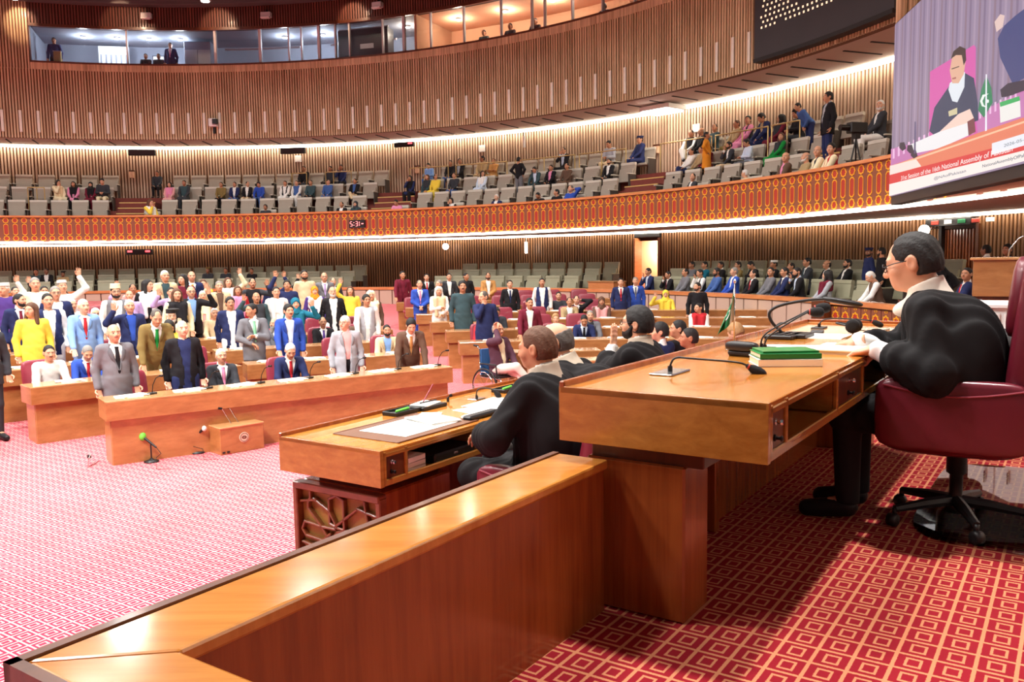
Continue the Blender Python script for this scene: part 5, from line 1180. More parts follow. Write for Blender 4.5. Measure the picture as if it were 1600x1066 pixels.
    def garment(s, kind):
        if kind in s.cache: return s.cache[kind]
        r = .010 if s.fine else .0155; lo, hi = s.bounds(.2); MT = s.MT
        neck = cone((MT @ np.array([0, .03, 1.44, 1]))[:3], (s.MH @ np.array([0, .0, 1.62, 1]))[:3], .066, .10)
        if kind == 'body': me = s.body()
        else:
            if kind in ('trousers', 'shalwar'):
                f = Field(lo, hi, .018); o = .012 if kind == 'trousers' else .032; s.legs(f, o); f.add(ell((0, .01, .95), (.168, .128, .13), MT), .04).add(ell((0, 0, 1.03), (.156, .122, .08), MT), .04)
                f.clip(lambda X, Y, Z: .075 - Z + 0 * X + 0 * Y)
            elif kind == 'shoes':
                f = Field(lo, hi, .014)
                for h, kn, an, to in s.leg.values(): f.add(cone(np.array(an) - (0, 0, .02), to, .05, .042), .02)
                f.clip(lambda X, Y, Z: .002 - Z + 0 * X + 0 * Y)
            elif kind == 'shirt':
                f = Field(lo, hi, r); s.trunk(f, .006); a = (MT @ np.array([0, .02, 1.43, 1]))[:3]; b = (s.MH @ np.array([0, .016, 1.505, 1]))[:3]; f.add(cone(a, b, .074, .064), .02)
                for S, El, W, hd, *_ in s.arm.values(): d = (W - El) / np.linalg.norm(W - El); f.add(cone(W - d * .05, W - d * .004, .037, .036), 0)
                f.cut(cone((s.MH @ np.array([0, -.02, 1.515, 1]))[:3], (s.MH @ np.array([0, -.02, 1.62, 1]))[:3], .058, .1)); f.clip(plane(MT, (0, 0, -1), -.93))
            elif kind in ('jacket', 'jacket_open', 'coat', 'kurta', 'long_coat', 'sweater', 'vest', 'vest_open', 'robe'):
                f = Field(lo, hi, r); o = {'robe': .034, 'kurta': .016, 'sweater': .014, 'vest': .024, 'vest_open': .024}.get(kind, .022); s.trunk(f, o, .06)
                if kind not in ('vest', 'vest_open'): s.arms(f, .014 if kind != 'robe' else .022, .03, {'robe': .42}.get(kind, .06), .030 if kind == 'robe' else .004)
                if not s.seat:
                    if kind in ('kurta', 'long_coat'): f.add(tap(.50, 1.02, (.21, .165), (.165, .125), MT), .05)
                    elif kind == 'robe': f.add(tap(.25, 1.1, (.29, .24), (.18, .14), MT), .05)
                    elif kind != 'sweater': f.add(tap(.76, 1.02, (.192, .148), (.172, .135), MT), .05)
                else:
                    f.add(tap(.84, 1.02, (.178, .145), (.172, .135), MT), .04)
                    if kind in ('kurta', 'long_coat', 'robe'):
                        for h, kn, *_ in s.leg.values(): f.add(cone(h, kn, .112, .085), .05)
                        f.add(cone(s.leg[1][1], s.leg[-1][1], .075, .075), .05)
                    if kind == 'robe':
                        f.add(ell((0, .03, .72), (.235, .19, .34)), .08)
                        for S, El, W, *_ in s.arm.values(): q = El + (W - El) * .35; f.add(cone(El, El + np.array([0, 0, -.05]), .055, .045), .05).add(cone(q, q + np.array([0, 0, -.07]), .058, .035), .05)
                f.cut(neck)
                if kind in ('jacket', 'coat'): f.cut(wedge(lambda z: np.clip((z - 1.10) * .24, -.1, .12), 1.10, -.035, MT))
                if kind in ('jacket_open', 'vest_open', 'long_coat', 'robe'): f.cut(wedge(lambda z: .034 + np.clip((z - 1.05) * .13, 0, .12), .2, -.035, MT))
                if kind == 'robe': f.ripple(lambda X, Y, Z: .0065 * np.sin(X * 95 + Y * 70 + 2.2 * np.sin(Z * 7 + X * 4)) * (.3 + .7 * np.sin(Z * 6 + Y * 9 + X * 7) ** 2))
                else: f.ripple(lambda X, Y, Z: .0030 * np.sin(Z * 46 + X * 17 + 2 * np.sin(Y * 15)) * np.sin(X * 25 - Y * 20 + Z * 8))
            elif kind == 'shawl':
                f = Field(lo, hi, r); s.trunk(f, .034, .06); f.clip(plane(MT, (0, .25, -1), -1.20))
                for g in (1, -1):
                    a, b = [(MT @ np.array([*p, 1]))[:3] for p in ((g * .10, -.10, 1.40), (g * .085, -.155, .98))]; f.add(cone(a, b, .055, .048), .03)
                f.cut(neck).ripple(lambda X, Y, Z: .005 * np.sin(X * 55 + Z * 6) * np.sin(Y * 35 + Z * 9))
            elif kind == 'collar':
                f = Field(lo, hi, .0085); a = (MT @ np.array([0, .03, 1.40, 1]))[:3]; b = (s.MH @ np.array([0, .024, 1.512, 1]))[:3]; b2 = (s.MH @ np.array([0, .02, 1.56, 1]))[:3]; f.add(cone(a, b, .114, .077), .02).add(cone(b, b2, .077, .074), .02).add(ell((0, -.02, 1.43), (.10, .12, .05), MT), .03)
                f.clip(plane(s.MH, (0, -.18, 1), 1.520)).cut(cone(b, (s.MH @ np.array([0, .0, 1.66, 1]))[:3], .060, .064)).clip(plane(MT, (0, 0, -1), -1.385))
            elif kind.startswith('lapel'):
                f = None; sg = 1 if kind[5] == 'l' else -1; op = kind.endswith('o'); P = []; F = []
                for i in range(12):
                    z = 1.425 - .30 * i / 11; w = max(.004, (z - 1.10) * .24) if not op else .034 + max(0, (z - 1.05) * .13); e = w + .012 + .040 * math.sin(PI * min(1, (i + 1.5) / 9)) ** .7 * (1 if i < 9 else .3)
                    for x, dy in ((w - .006, .004), (w, .012), (e, .010), (e + .002, -.004)):
                        q = 1 - (x / .184) ** 2 - ((z - 1.285) / .202) ** 2; y = .012 - .132 * math.sqrt(max(q, .02)); q2 = 1 - (x / .174) ** 2 - ((z - 1.10) / .194) ** 2
                        if q2 > 0: y = min(y, -.008 - .142 * math.sqrt(q2))
                        P.append((sg * x, y - dy, z))
                for i in range(11):
                    for k in range(3): F.append((i * 4 + k, i * 4 + k + 1, i * 4 + k + 5, i * 4 + k + 4))
                P = np.array(P) @ MT[:3, :3].T + MT[:3, 3]; me = to_mesh('lapel', P, np.array(F))
            elif kind == 'tie':
                f = None; prof = []
                for i in range(15):
                    z = 1.435 - .40 * i / 14; y = 0.0
                    for c, rr in (((.012, 1.285), (.108, .175)), ((-.008, 1.10), (.118, .17))):
                        t = 1 - ((z - c[1]) / (rr[1] + .006)) ** 2
                        if t > 0: y = min(y, c[0] - (rr[0] + .006) * math.sqrt(t))
                    y = min(y, -.075); w = .026 if i == 0 else (.019 + .021 * i / 14 if i < 13 else (.036 if i == 13 else .004)); prof.append((z, y - .009, w))
                P = []
                for z, y, w in prof: P += [(-w, y, z), (0, y - .006, z), (w, y, z), (w, y + .012, z), (-w, y + .012, z)]
                P = np.array(P); P = P @ MT[:3, :3].T + MT[:3, 3]; F = [(i * 5 + k, i * 5 + (k + 1) % 5, (i + 1) * 5 + (k + 1) % 5, (i + 1) * 5 + k) for i in range(14) for k in range(5)]; me = to_mesh('tie', P, np.array(F))
            if f is not None: P, F = f.nets(); me = to_mesh(kind, P, F)
        s.cache[kind] = me; return me
_PO = {}
def pose(nm):
    if nm not in _PO: _PO[nm] = Pose(nm, POSES[nm])
    return _PO[nm]
# ---- hair, headwear, beards in the frame of the head
_HG = {}
def head_wear(kind, fine=False):
    if (kind, fine) in _HG: return _HG[(kind, fine)]
    f = Field((-.17, -.19, 1.22), (.17, .19, 1.80), .006 if fine else .0085); I = None
    def base(o=0.0): f.add(ell((0, .012, 1.643), (.0795 + o, .0995 + o, .0935 + o))).add(ell((0, .037, 1.60), (.077 + o, .076 + o, .085 + o)), .02)
    def face(): f.cut(ell((0, -.108, 1.612), (.076, .085, .080)), .022)
    if kind in ('short', 'thick', 'receding', 'bald', 'combed'):
        base(.008 if kind == 'thick' else .0); face()
        for s in (-1, 1): f.cut(ell((s * .085, .005, 1.590), (.03, .032, .040)), .012)
        f.clip(lambda X, Y, Z: 1.552 - Z + .3 * np.maximum(-Y, 0) + 0 * X)
        if kind == 'receding': f.cut(ell((0, -.095, 1.725), (.058, .075, .06)), .015)
        if kind == 'bald': f.clip(lambda X, Y, Z: Z - (1.652 + .25 * Y) + 0 * X); f.cut(ell((0, -.09, 1.64), (.10, .06, .1)))
        if kind == 'combed': f.cut(ell((0, -.095, 1.700), (.062, .052, .05)), .015)
        f.ripple(lambda X, Y, Z: .0022 * np.sin(X * 190 + Y * 60 + 20 * Z) * np.sin(Z * 70 + Y * 120))
    elif kind == 'long':
        base(.006); f.add(cone((0, .07, 1.64), (0, .105, 1.36), .075, .07), .04)
        for s in (-1, 1): f.add(cone((s * .072, .02, 1.64), (s * .095, -.01, 1.40), .030, .034), .03)
        face(); f.cut(ell((0, -.10, 1.54), (.062, .09, .08)), .01).cut(cone((0, .0, 1.30), (0, -.03, 1.56), .06, .05))
    elif kind == 'scarf':
        f.add(ell((0, .012, 1.635), (.096, .116, .112))).add(ell((0, .0, 1.50), (.105, .105, .09)), .04).add(ell((0, .0, 1.43), (.16, .13, .06)), .05).cut(ell((0, -.12, 1.60), (.058, .075, .078)), .01).cut(ell((0, .012, 1.635), (.078, .098, .092)))
        f.ripple(lambda X, Y, Z: .004 * np.sin(Z * 60 + Y * 30 + np.abs(X) * 40))
    elif kind == 'veil':
        f.add(ell((0, .025, 1.635), (.10, .118, .112))).add(cone((0, .06, 1.60), (0, .10, 1.36), .11, .14), .05).cut(ell((0, -.12, 1.58), (.075, .125, .11)), .02).cut(ell((0, .02, 1.55), (.082, .10, .2)))
        for s in (-1, 1): f.add(cone((s * .085, -.0, 1.56), (s * .11, -.10, 1.30), .025, .04), .03)
        f.ripple(lambda X, Y, Z: .004 * np.sin(Z * 40 + X * 60))
    elif kind in ('wool_cap', 'skull_cap', 'peaked_cap', 'beret'):
        f.add(tap(1.672, 1.735 if kind != 'wool_cap' else 1.765, (.088, .106), (.078 if kind != 'peaked_cap' else .105, .098 if kind != 'peaked_cap' else .125), None, .01), .01)
        if kind == 'peaked_cap': f.add(ell((0, -.115, 1.672), (.06, .055, .010)), .01)
        if kind == 'beret': f.add(ell((.03, .0, 1.735), (.115, .115, .025)), .02)
    elif kind in ('beard', 'long_beard'):
        f.add(ell((0, -.036, 1.548), (.064, .068, .048))).add(ell((0, -.066, 1.528), (.034, .034, .026)), .02)
        if kind == 'long_beard': f.add(cone((0, -.07, 1.53), (0, -.095, 1.44), .045, .03), .03)
        for s in (-1, 1): f.add(cone((s * .064, -.012, 1.60), (s * .055, -.04, 1.55), .013, .018), .015)
        f.add(cone((-.026, -.095, 1.574), (.026, -.095, 1.574), .009, .009), .01); f.cut(ell((0, -.105, 1.560), (.021, .03, .0085)), .004).cut(ell((0, -.09, 1.625), (.052, .06, .052)), .005).clip(lambda X, Y, Z: Y - .02 + 0 * X + 0 * Z)
    elif kind == 'moustache':
        f.add(cone((0, -.103, 1.575), (.028, -.095, 1.568), .009, .006), .005).add(cone((0, -.103, 1.575), (-.028, -.095, 1.568), .009, .006), .005)
    P, F = f.nets(); _HG[(kind, fine)] = to_mesh('hair', P, F); return _HG[(kind, fine)]
def glasses_mesh():
    mb = MB()
    for s in (-1, 1): mb.tube([(s * .032 + .023 * math.cos(w), -.106 + .1 * abs(.02 * math.cos(w)), 1.617 + .017 * math.sin(w)) for w in [2 * PI * k / 16 for k in range(17)]], .0022, 6); mb.tube([(s * .055, -.104, 1.621), (s * .080, -.05, 1.624), (s * .083, .02, 1.620)], .0022, 6)
    mb.tube([(-.010, -.108, 1.619), (.010, -.108, 1.619)], .002, 6); return mb.mesh('glasses', [M['black_plastic']], True)
GLS = glasses_mesh()
SKIN = [plain('skin_%d' % i, srgb(*c), .55, var=.06, scale=14, coords='Object') for i, c in enumerate(((232, 182, 152), (216, 160, 128), (196, 138, 104), (172, 114, 82), (140, 92, 66)))]
EYE_W = plain('eye_white', srgb(222, 214, 206), .3, var=.02); LIP = plain('lips', srgb(176, 96, 84), .5)
HAIRC = {'black': (26, 22, 22), 'dark': (46, 34, 28), 'brown': (92, 58, 38), 'grey': (140, 134, 128), 'white': (222, 218, 212), 'pepper': (92, 86, 82), 'blond': (168, 128, 84)}
HM = {k: plain('hair_' + k, srgb(*v), .72, var=.35, scale=90, bump=.35) for k, v in HAIRC.items()}
def set_mats(o, mats):
    for i, m in enumerate(mats):
        o.material_slots[i].link = 'OBJECT'; o.material_slots[i].material = m
def dress(loc, rz, po, scale=1.0, skin=1, hair=('short', 'black'), wear=(), extra=(), glasses=False, fine=False):
    """a person: one body mesh that parents hair and clothes. wear: (garment, colour) pairs"""
    o = link_mesh('person', po.garment('body')); o.location = loc; o.rotation_euler = (0, 0, rz); o.scale = (scale,) * 3
    hc = HM.get(hair[1] if hair else 'black', HM['black']); set_mats(o, (SKIN[skin], EYE_W, HM['black'] if hair and hair[1] in ('white', 'grey') else hc, LIP))
    MH = Matrix(po.MH.tolist())
    if hair: h = link_mesh('hair', head_wear(hair[0], fine), o, MH); set_mats(h, (hc,))
    for kind, col in extra:
        nm = {'scarf': 'headscarf', 'veil': 'veil', 'wool_cap': 'cap', 'skull_cap': 'cap', 'peaked_cap': 'cap', 'beret': 'beret', 'long_beard': 'beard'}.get(kind, kind)
        h = link_mesh(nm, head_wear(kind, fine), o, MH); set_mats(h, (HM[col] if isinstance(col, str) else cloth(col),))
    NM = {'jacket_open': 'jacket', 'vest_open': 'waistcoat', 'vest': 'waistcoat', 'long_coat': 'coat', 'lapell': 'lapel', 'lapelr': 'lapel', 'lapello': 'lapel', 'lapelro': 'lapel'}
    for kind, col in wear:
        g = link_mesh(NM.get(kind, kind), po.garment(kind), o); set_mats(g, (cloth(col) if kind != 'shoes' else cloth(col, .4),))
    if glasses: g = link_mesh('glasses', GLS, o, MH)
    return o
# ================================================================ WHO IS WHERE
CO = dict(navy=(38, 46, 88), blue=(50, 82, 178), lightblue=(134, 172, 228), grey=(116, 116, 122), lightgrey=(172, 174, 182), black=(30, 28, 32), charcoal=(58, 60, 66), brown=(102, 78, 64), olive=(132, 112, 66), beige=(224, 198, 160), cream=(246, 232, 194), white=(242, 240, 236),
          maroon=(112, 30, 50), red=(194, 42, 50), pink=(234, 146, 184), purple=(84, 58, 134), teal=(28, 108, 132), yellow=(246, 214, 78), orange=(226, 142, 40), green=(24, 142, 62), slate=(60, 82, 88), khaki=(178, 152, 112), lavender=(188, 162, 216), mint=(142, 208, 168), tan=(194, 142, 84), rose=(232, 166, 164), pale=(208, 222, 242), denim=(70, 100, 160))
WORD = dict(lightblue='light blue', lightgrey='light grey', pale='pale blue')
def cw(c): return WORD.get(c, c)
def outfit(s):
    """code -> (garments, description)"""
    k, *c = s.split(); w = [cw(x) for x in c]; C = [CO[x] for x in c]; bl = CO['black']
    if k == 'S': return [('shirt', C[1]), ('jacket', C[0]), ('tie', C[2]), ('trousers', C[0]), ('shoes', bl)], '%s suit and %s tie' % (w[0], w[2])
    if k == 'J': return [('shirt', C[1]), ('jacket_open', C[0]), ('trousers', C[2] if len(C) > 2 else C[0]), ('shoes', bl)], '%s jacket, %s shirt' % (w[0], w[1])
    if k == 'V': return [('kurta', C[1]), ('vest', C[0]), ('shalwar', C[1]), ('shoes', bl)], '%s waistcoat and %s kurta' % (w[0], w[1])
    if k == 'VO': return [('kurta', C[1]), ('vest_open', C[0]), ('shalwar', C[1]), ('shoes', bl)], 'open %s waistcoat, %s kurta' % (w[0], w[1])
    if k == 'C': return [('kurta', C[1]), ('long_coat', C[0]), ('shalwar', C[1]), ('shoes', bl)], 'long %s coat, %s kurta' % (w[0], w[1])
    if k == 'K': return [('kurta', C[0]), ('shalwar', C[-1]), ('shoes', bl)], '%s kurta' % w[0]
    if k == 'W': return [('sweater', C[0]), ('trousers', C[1]), ('shoes', bl)], '%s sweater and %s trousers' % (w[0], w[1])
    if k == 'D': return [('kurta', C[0]), ('shawl', C[1]), ('shalwar', C[2] if len(C) > 2 else C[0]), ('shoes', bl)], '%s dress and %s shawl' % (w[0], w[1])
    if k == 'U': return [('coat', C[0]), ('shirt', C[0]), ('trousers', C[0]), ('shoes', bl)], '%s uniform' % w[0]
HAIRT = {'b': ('short', 'black'), 't': ('thick', 'black'), 'd': ('short', 'dark'), 'n': ('short', 'brown'), 'g': ('short', 'grey'), 'w': ('short', 'white'), 'p': ('receding', 'pepper'), 'r': ('receding', 'black'), 'x': ('bald', 'grey'), 'xw': ('bald', 'white'), 'xb': ('bald', 'black'), 'l': ('long', 'black'), 'lb': ('long', 'brown'), 'f': ('thick', 'blond')}
HAIRW = {'b': 'dark-haired', 't': 'thick-haired', 'd': 'dark-haired', 'n': 'brown-haired', 'g': 'grey-haired', 'w': 'white-haired', 'p': 'greying', 'r': 'balding', 'x': 'bald', 'xw': 'bald', 'xb': 'bald', 'l': 'long-haired', 'lb': 'long-haired', 'f': 'fair-haired'}
EXW = {'beard': 'bearded', 'long_beard': 'long-bearded', 'moustache': 'moustached', 'scarf': 'headscarved', 'veil': 'veiled', 'wool_cap': 'capped', 'skull_cap': 'capped', 'peaked_cap': 'capped', 'beret': 'beret-wearing'}
POSEW = {'stand': 'standing', 'stand_left': 'standing', 'stand_right': 'standing', 'clasp': 'standing hands clasped', 'raise_r': 'raising an arm', 'raise_l': 'raising an arm', 'wave_r': 'showing a palm', 'wave_l': 'showing a palm', 'bow': 'bowing over the desk', 'press': 'leaning on the desk', 'button': 'buttoning up', 'chest': 'hand on chest', 'think': 'hand at face', 'sit_think': 'seated, hand at face', 'sit_phone': 'seated, looking down', 'sit_write': 'seated, writing', 'sit_desk': 'seated at the desk', 'sit_down': 'seated, head lowered', 'sit_raise': 'seated, palm raised', 'sit_behind': 'seated, hand behind head', 'bend': 'bending forward', 'hips': 'standing', 'sit_fold': 'seated, arms folded', 'sit_cross': 'seated, legs crossed', 'sit_slouch': 'seated, legs stretched'}
PLACE = {'L0': 'behind the long front desk', 'L': 'in the side rows', 'M': 'in the middle rows', 'V': 'behind the low barrier', 'G0': 'at the gallery front', 'G1': 'on the gallery steps', 'G2': 'along the upper timber wall', 'B': 'behind press box glass', 'F': 'beside the clerks table'}
PEOPLE = []      # (zone, row, px, top, pose, skin, hair, outfit, extras, glasses, turn)
def who(zone, row, *lines):
    for ln in lines:
        a = [x.strip() for x in ln.split('|')]; px, top = a[0].split(); ex = []
        g = False; turn = 0.0
        for e in (a[4].split(',') if len(a) > 4 and a[4] else []):
            e = e.strip()
            if e == 'gl': g = True
            elif e.startswith('turn'): turn = float(e[4:])
            else: n, c = e.split(':'); ex.append((n, c if c in HAIRC else CO[c]))
        hs = a[2].split(); PEOPLE.append((zone, row, float(px), float(top), a[1], int(hs[0]), hs[1] if len(hs) > 1 else None, a[3], ex, g, turn))
# px top | pose | skin hair | clothes | extras
who('L', 0, '178 505|stand|1 x|S grey white black|moustache:grey', '285 499|stand|0 xw|C black navy|', '346 545|sit|1 w|S charcoal white pink|', '450 535|sit_down|1 w|S navy white red|', '540 492|stand_right|0 w|J lightgrey rose black|gl', '638 496|bow|1 t|S brown white tan|')
who('L', 1, '72 537|sit_write|1 b|W white grey|moustache:black', '133 540|sit_down|1 g|S blue white red|', '238 482|bow|1 p|S olive white green|', '395 473|button|2 b|S grey white mint|', '450 474|press|1 t|J blue pale navy|moustache:black', '604 512|sit_desk|2 b|J beige lightblue|beard:black', '-26 488|stand|1 g|S charcoal white grey|')
who('L', 2, '75 457|stand|1 b|VO navy white|', '129 466|press|0 w|S lightblue white red|', '203 467|wave_r|1 w|J navy blue|', '360 463|stand|2 t|C navy white|moustache:black', '430 498|sit_right|1 x|S grey white lavender|long_beard:grey', '505 500|sit|2 r|S black white purple|moustache:black,gl', '572 459|press|2 t|VO lightgrey white|', '50 472|stand_right|1 lb|K yellow|', '268 483|sit|1 w|K cream|beard:white,beret:black', '462 465|wave_l|1|D teal teal|scarf:teal', '262 500|sit_down|2 l|D cream yellow|', '560 500|sit_down|2 b|W brown black|')
who('L', 3, '30 458|stand_left|1 b|S navy white maroon|beard:black', '181 445|stand|1 b|VO grey white|beard:black,wool_cap:cream,gl', '87 446|stand|1 g|C navy white|gl', '277 450|stand|1 lb|D cream black|', '299 446|wave_l|1 xw|J black lightblue|gl', '401 456|wave_r|2 xb|V charcoal slate|moustache:black', '432 447|stand|1 b|D white white|', '520 447|stand|1 x|C black white|beard:white', '580 453|stand|1|D brown cream|veil:cream', '150 480|sit|1 w|S black white grey|gl', '112 466|press|1 w|K white|', '335 480|sit_desk|1 w|K beige|')
who('L', 4, '55 429|stand|1 g|C cream white|', '98 437|raise_l|1 g|K white|skull_cap:white', '343 438|wave_r|1 g|J beige brown|', '395 434|wave_l|2 r|V black charcoal|moustache:black', '449 437|raise_r|2 t|V navy navy|', '231 436|stand_left|1 l|D black white|', '492 447|stand|1|D purple white|scarf:orange', '203 453|raise_r|1 x|K lavender|', '372 446|stand|2 lb|D red pink|', '268 448|wave_r|1 b|J lavender cream|', '8 441|stand_right|1 w|V purple cream|skull_cap:white', '548 452|raise_r|1 lb|K yellow|', '100 452|stand|1 lb|D white beige|', '318 470|stand|1 w|D rose cream|')
who('L', 5, '257 418|press|1 w|J beige slate|', '300 423|stand|1 xb|S navy white yellow|', '476 421|stand|2 b|K beige|beard:black', '507 425|stand|1 xb|S grey white lavender|gl', '521 433|stand|1 p|S charcoal white grey|', '287 428|stand_right|1 l|K maroon|', '357 433|raise_l|1 lb|D cream white|', '428 437|raise_l|2 b|S navy white blue|', '481 441|raise_r|1 l|D black charcoal|', '208 443|stand|3 r|K rose|', '318 436|wave_r|1 lb|D yellow beige|', '5 446|raise_l|1 w|K white|', '25 447|raise_l|1 b|J black white|', '380 445|wave_r|2 b|S black white red|', '70 446|wave_l|2 b|J slate white|')
who('M', 7, '629 423|press|2 b|J maroon maroon|', '667 430|stand|1 b|S black white red|', '702 429|stand|1 b|J charcoal white|', '728 429|stand_left|2 b|J black black|', '763 430|clasp|2 r|J tan white|beard:black')
who('M', 5, '656 437|clasp|1 p|S blue white pink|', '797 440|stand|1 b|S black white navy|', '847 434|stand|2 b|VO navy white|moustache:black', '687 437|stand_right|1 g|J black charcoal|', '970 437|stand|1 b|S navy white red|', '993 440|stand|1 g|S blue white grey|', '1040 480|sit_raise|1 l|D yellow yellow|scarf:yellow', '873 466|sit_raise|1 b|K charcoal|')
who('M', 4, '686 450|chest|1|D white beige|veil:white', '890 472|sit|2 r|J khaki white|', '901 477|sit_behind|1 r|S black white lavender|', '940 468|sit|2|D brown rose|scarf:brown', '1090 452|stand_right|1 b|W black black|beard:black')
who('M', 3, '723 438|stand|2 t|K slate|moustache:black', '1092 477|sit_right|1 b|D white red|')
who('M', 3, '776 490|sit_phone|3 b|K charcoal|')
who('M', 2, '757 509|sit_desk|1 l|D red maroon|', '757 454|think|1 p|V navy navy|', '827 467|press|2 b|J maroon white|moustache:black', '868 495|sit_desk|1 f|J cream white|', '922 500|sit_desk|1 g|J grey charcoal|', '912 519|sit_down|2 b|S navy pale black|')
who('V', 0, '1016 418|sit_think|2 b|J navy pale|', '1047 424|sit_think|2 b|S black white maroon|', '1071 419|sit|2 r|J grey grey|', '1097 420|sit_think|2 b|VO black white|', '1120 418|sit|3 t|W denim navy|beard:black', '1147 417|sit|1 g|J blue white|', '1177 421|sit|1 r|S black white red|', '1204 417|sit_left|2 b|K grey|', '1226 417|sit|2 b|S navy white black|', '1250 417|sit_think|2 b|J black pale|beard:black', '1292 422|sit_right|1 l|D lightgrey maroon|', '1373 424|sit_down|1 w|V brown white|', '1510 417|sit_left|2 b|S navy white red|')
who('V', 1, '1081 408|sit|3 b|K grey|', '1101 408|sit|2 b|K teal|', '1126 408|sit|3 b|S black white black|', '1153 408|sit|2 b|W olive brown|', '1182 408|sit_down|2 b|K black|', '1209 406|sit|3 b|W black black|skull_cap:white', '1236 410|sit|2 r|W charcoal black|', '1261 402|sit|2 b|S charcoal white slate|', '1292 406|sit|2 xb|J black white|', '1320 404|sit_cross|2 b|J black white charcoal|beard:black', '1357 387|stand_left|3 b|U navy|peaked_cap:navy,beard:black', '1377 391|stand_right|2 b|W black black|beard:black', '1483 405|bend|1 b|J black white|', '1540 385|stand_right|4 b|J lightgrey white|', '1573 388|stand_left|3 t|J black charcoal|', '57 420|sit|3 b|W slate black|', '73 419|sit|4 b|J black white|', '99 424|sit|4 b|U khaki|beret:black', '325 418|sit|4 b|U charcoal|beret:olive', '353 418|sit|3 b|W charcoal black|', '394 424|sit|3 b|W black black|')
who('G', 0, '233 303|sit_think|1 lb|D yellow white|turn.9', '415 319|sit|3 t|W charcoal black|', '534 315|sit|2 r|J black white|', '556 314|sit|1|D charcoal slate|scarf:charcoal', '621 312|sit_phone|2 b|K pink|', '706 309|sit_think|1 l|D black white|', '776 303|sit|0 w|J navy white|', '845 301|sit_down|3 b|K black|', '870 295|sit_right|2 b|W black black|', '892 289|sit_behind|1 p|K blue|', '1082 270|sit_left|1 r|J charcoal white|', '1164 266|sit_right|1 w|K beige|', '1227 237|sit_left|1 x|J brown pink|', '1259 237|sit|1 x|K khaki|beard:white', '1277 226|sit_left|1 x|VO charcoal cream|', '1298 222|sit_left|1 t|VO red cream|')
who('G', 1, '90 281|sit_think|1 l|D cream beige|turn.6', '115 283|sit|2 l|D pink black black|', '142 284|sit|1|D maroon black|scarf:black', '161 279|sit_phone|1 b|W charcoal cream|', '265 284|sit|1 l|D rose pink|', '288 281|sit|3 b|V slate charcoal|', '346 289|sit|2 b|W olive black|', '367 288|sit|2 b|J navy white denim|', '387 290|sit_left|1 r|J black white beige|', '407 293|sit_down|2 b|W blue denim|', '446 290|sit|2 b|VO black white|', '464 289|sit|1 b|V denim white|', '486 288|sit|2 b|W slate black|', '513 292|sit_left|1 b|W denim denim|', '554 286|sit_cross|2 b|J black denim beige|', '642 283|sit_think|2 l|D navy black black|', '668 281|sit|1 lb|D slate charcoal tan|', '681 279|sit_left|2 r|K yellow|', '710 277|sit|1 n|W charcoal denim|', '754 276|sit_left|1 l|D pale white|', '811 271|hips|2 b|W black grey|turn3.1', '839 266|sit_down|2 b|J slate pale|', '861 261|sit|2 b|J black pink|', '886 262|sit|2 r|K brown|', '952 250|sit|2 b|J black white|beard:black', '1078 237|sit_cross|2 r|W white navy|', '1096 233|sit|2 b|W khaki olive|', '1107 227|sit_right|1 r|W maroon black|', '1104 242|hips|3 b|K orange|turn2.6', '1142 221|sit_think|2 t|J charcoal white beige|beard:black', '1171 220|sit_phone|2 t|W pale grey|', '1220 212|sit_left|1 lb|D green charcoal|', '1294 141|stand|2 t|J black lightgrey navy|', '1375 154|sit_left|1 w|J charcoal white white|beard:white')
who('G', 2, '475 259|sit|3 b|W black charcoal|', '516 259|sit|3 b|W charcoal black|', '534 257|sit_think|3 b|W navy black|', '671 255|sit_phone|1 b|W lightblue denim|', '704 250|sit|2 b|W black denim|', '718 247|sit_left|2 b|J black lightgrey|', '754 243|sit_right|3 b|U khaki|', '771 250|sit_fold|2 n|U tan|', '882 230|sit_think|1 r|J black pale|', '954 220|sit_phone|2 b|W lightgrey beige|', '1000 212|sit|2 b|U navy|peaked_cap:navy', '1078 202|sit_cross|2 r|V black white|turn.5', '1096 199|sit|2 x|W black black|', '1116 193|sit_left|2 r|W slate charcoal|', '1151 187|sit|2 n|W khaki olive|', '1168 180|sit_left|1 t|VO charcoal pink|', '1199 177|sit_down|2 t|J navy khaki|', '1220 178|sit_right|1 l|D maroon charcoal|', '1249 170|sit_phone|2 t|W black charcoal|', '1266 175|bend|2 b|W denim navy|', '246 270|sit|3 b|W charcoal black|')
who('B', 0, '266 66|stand|2 b|S navy white pink|', '228 90|stand|3 b|W black black|', '248 90|stand|3 b|W charcoal black|', '84 58|stand|3 b|W navy black|', '756 48|stand|2 b|W slate black|', '797 36|stand|3 b|W charcoal charcoal|', '836 28|stand|3 b|W black grey|', '944 8|stand|3 b|W navy grey|')
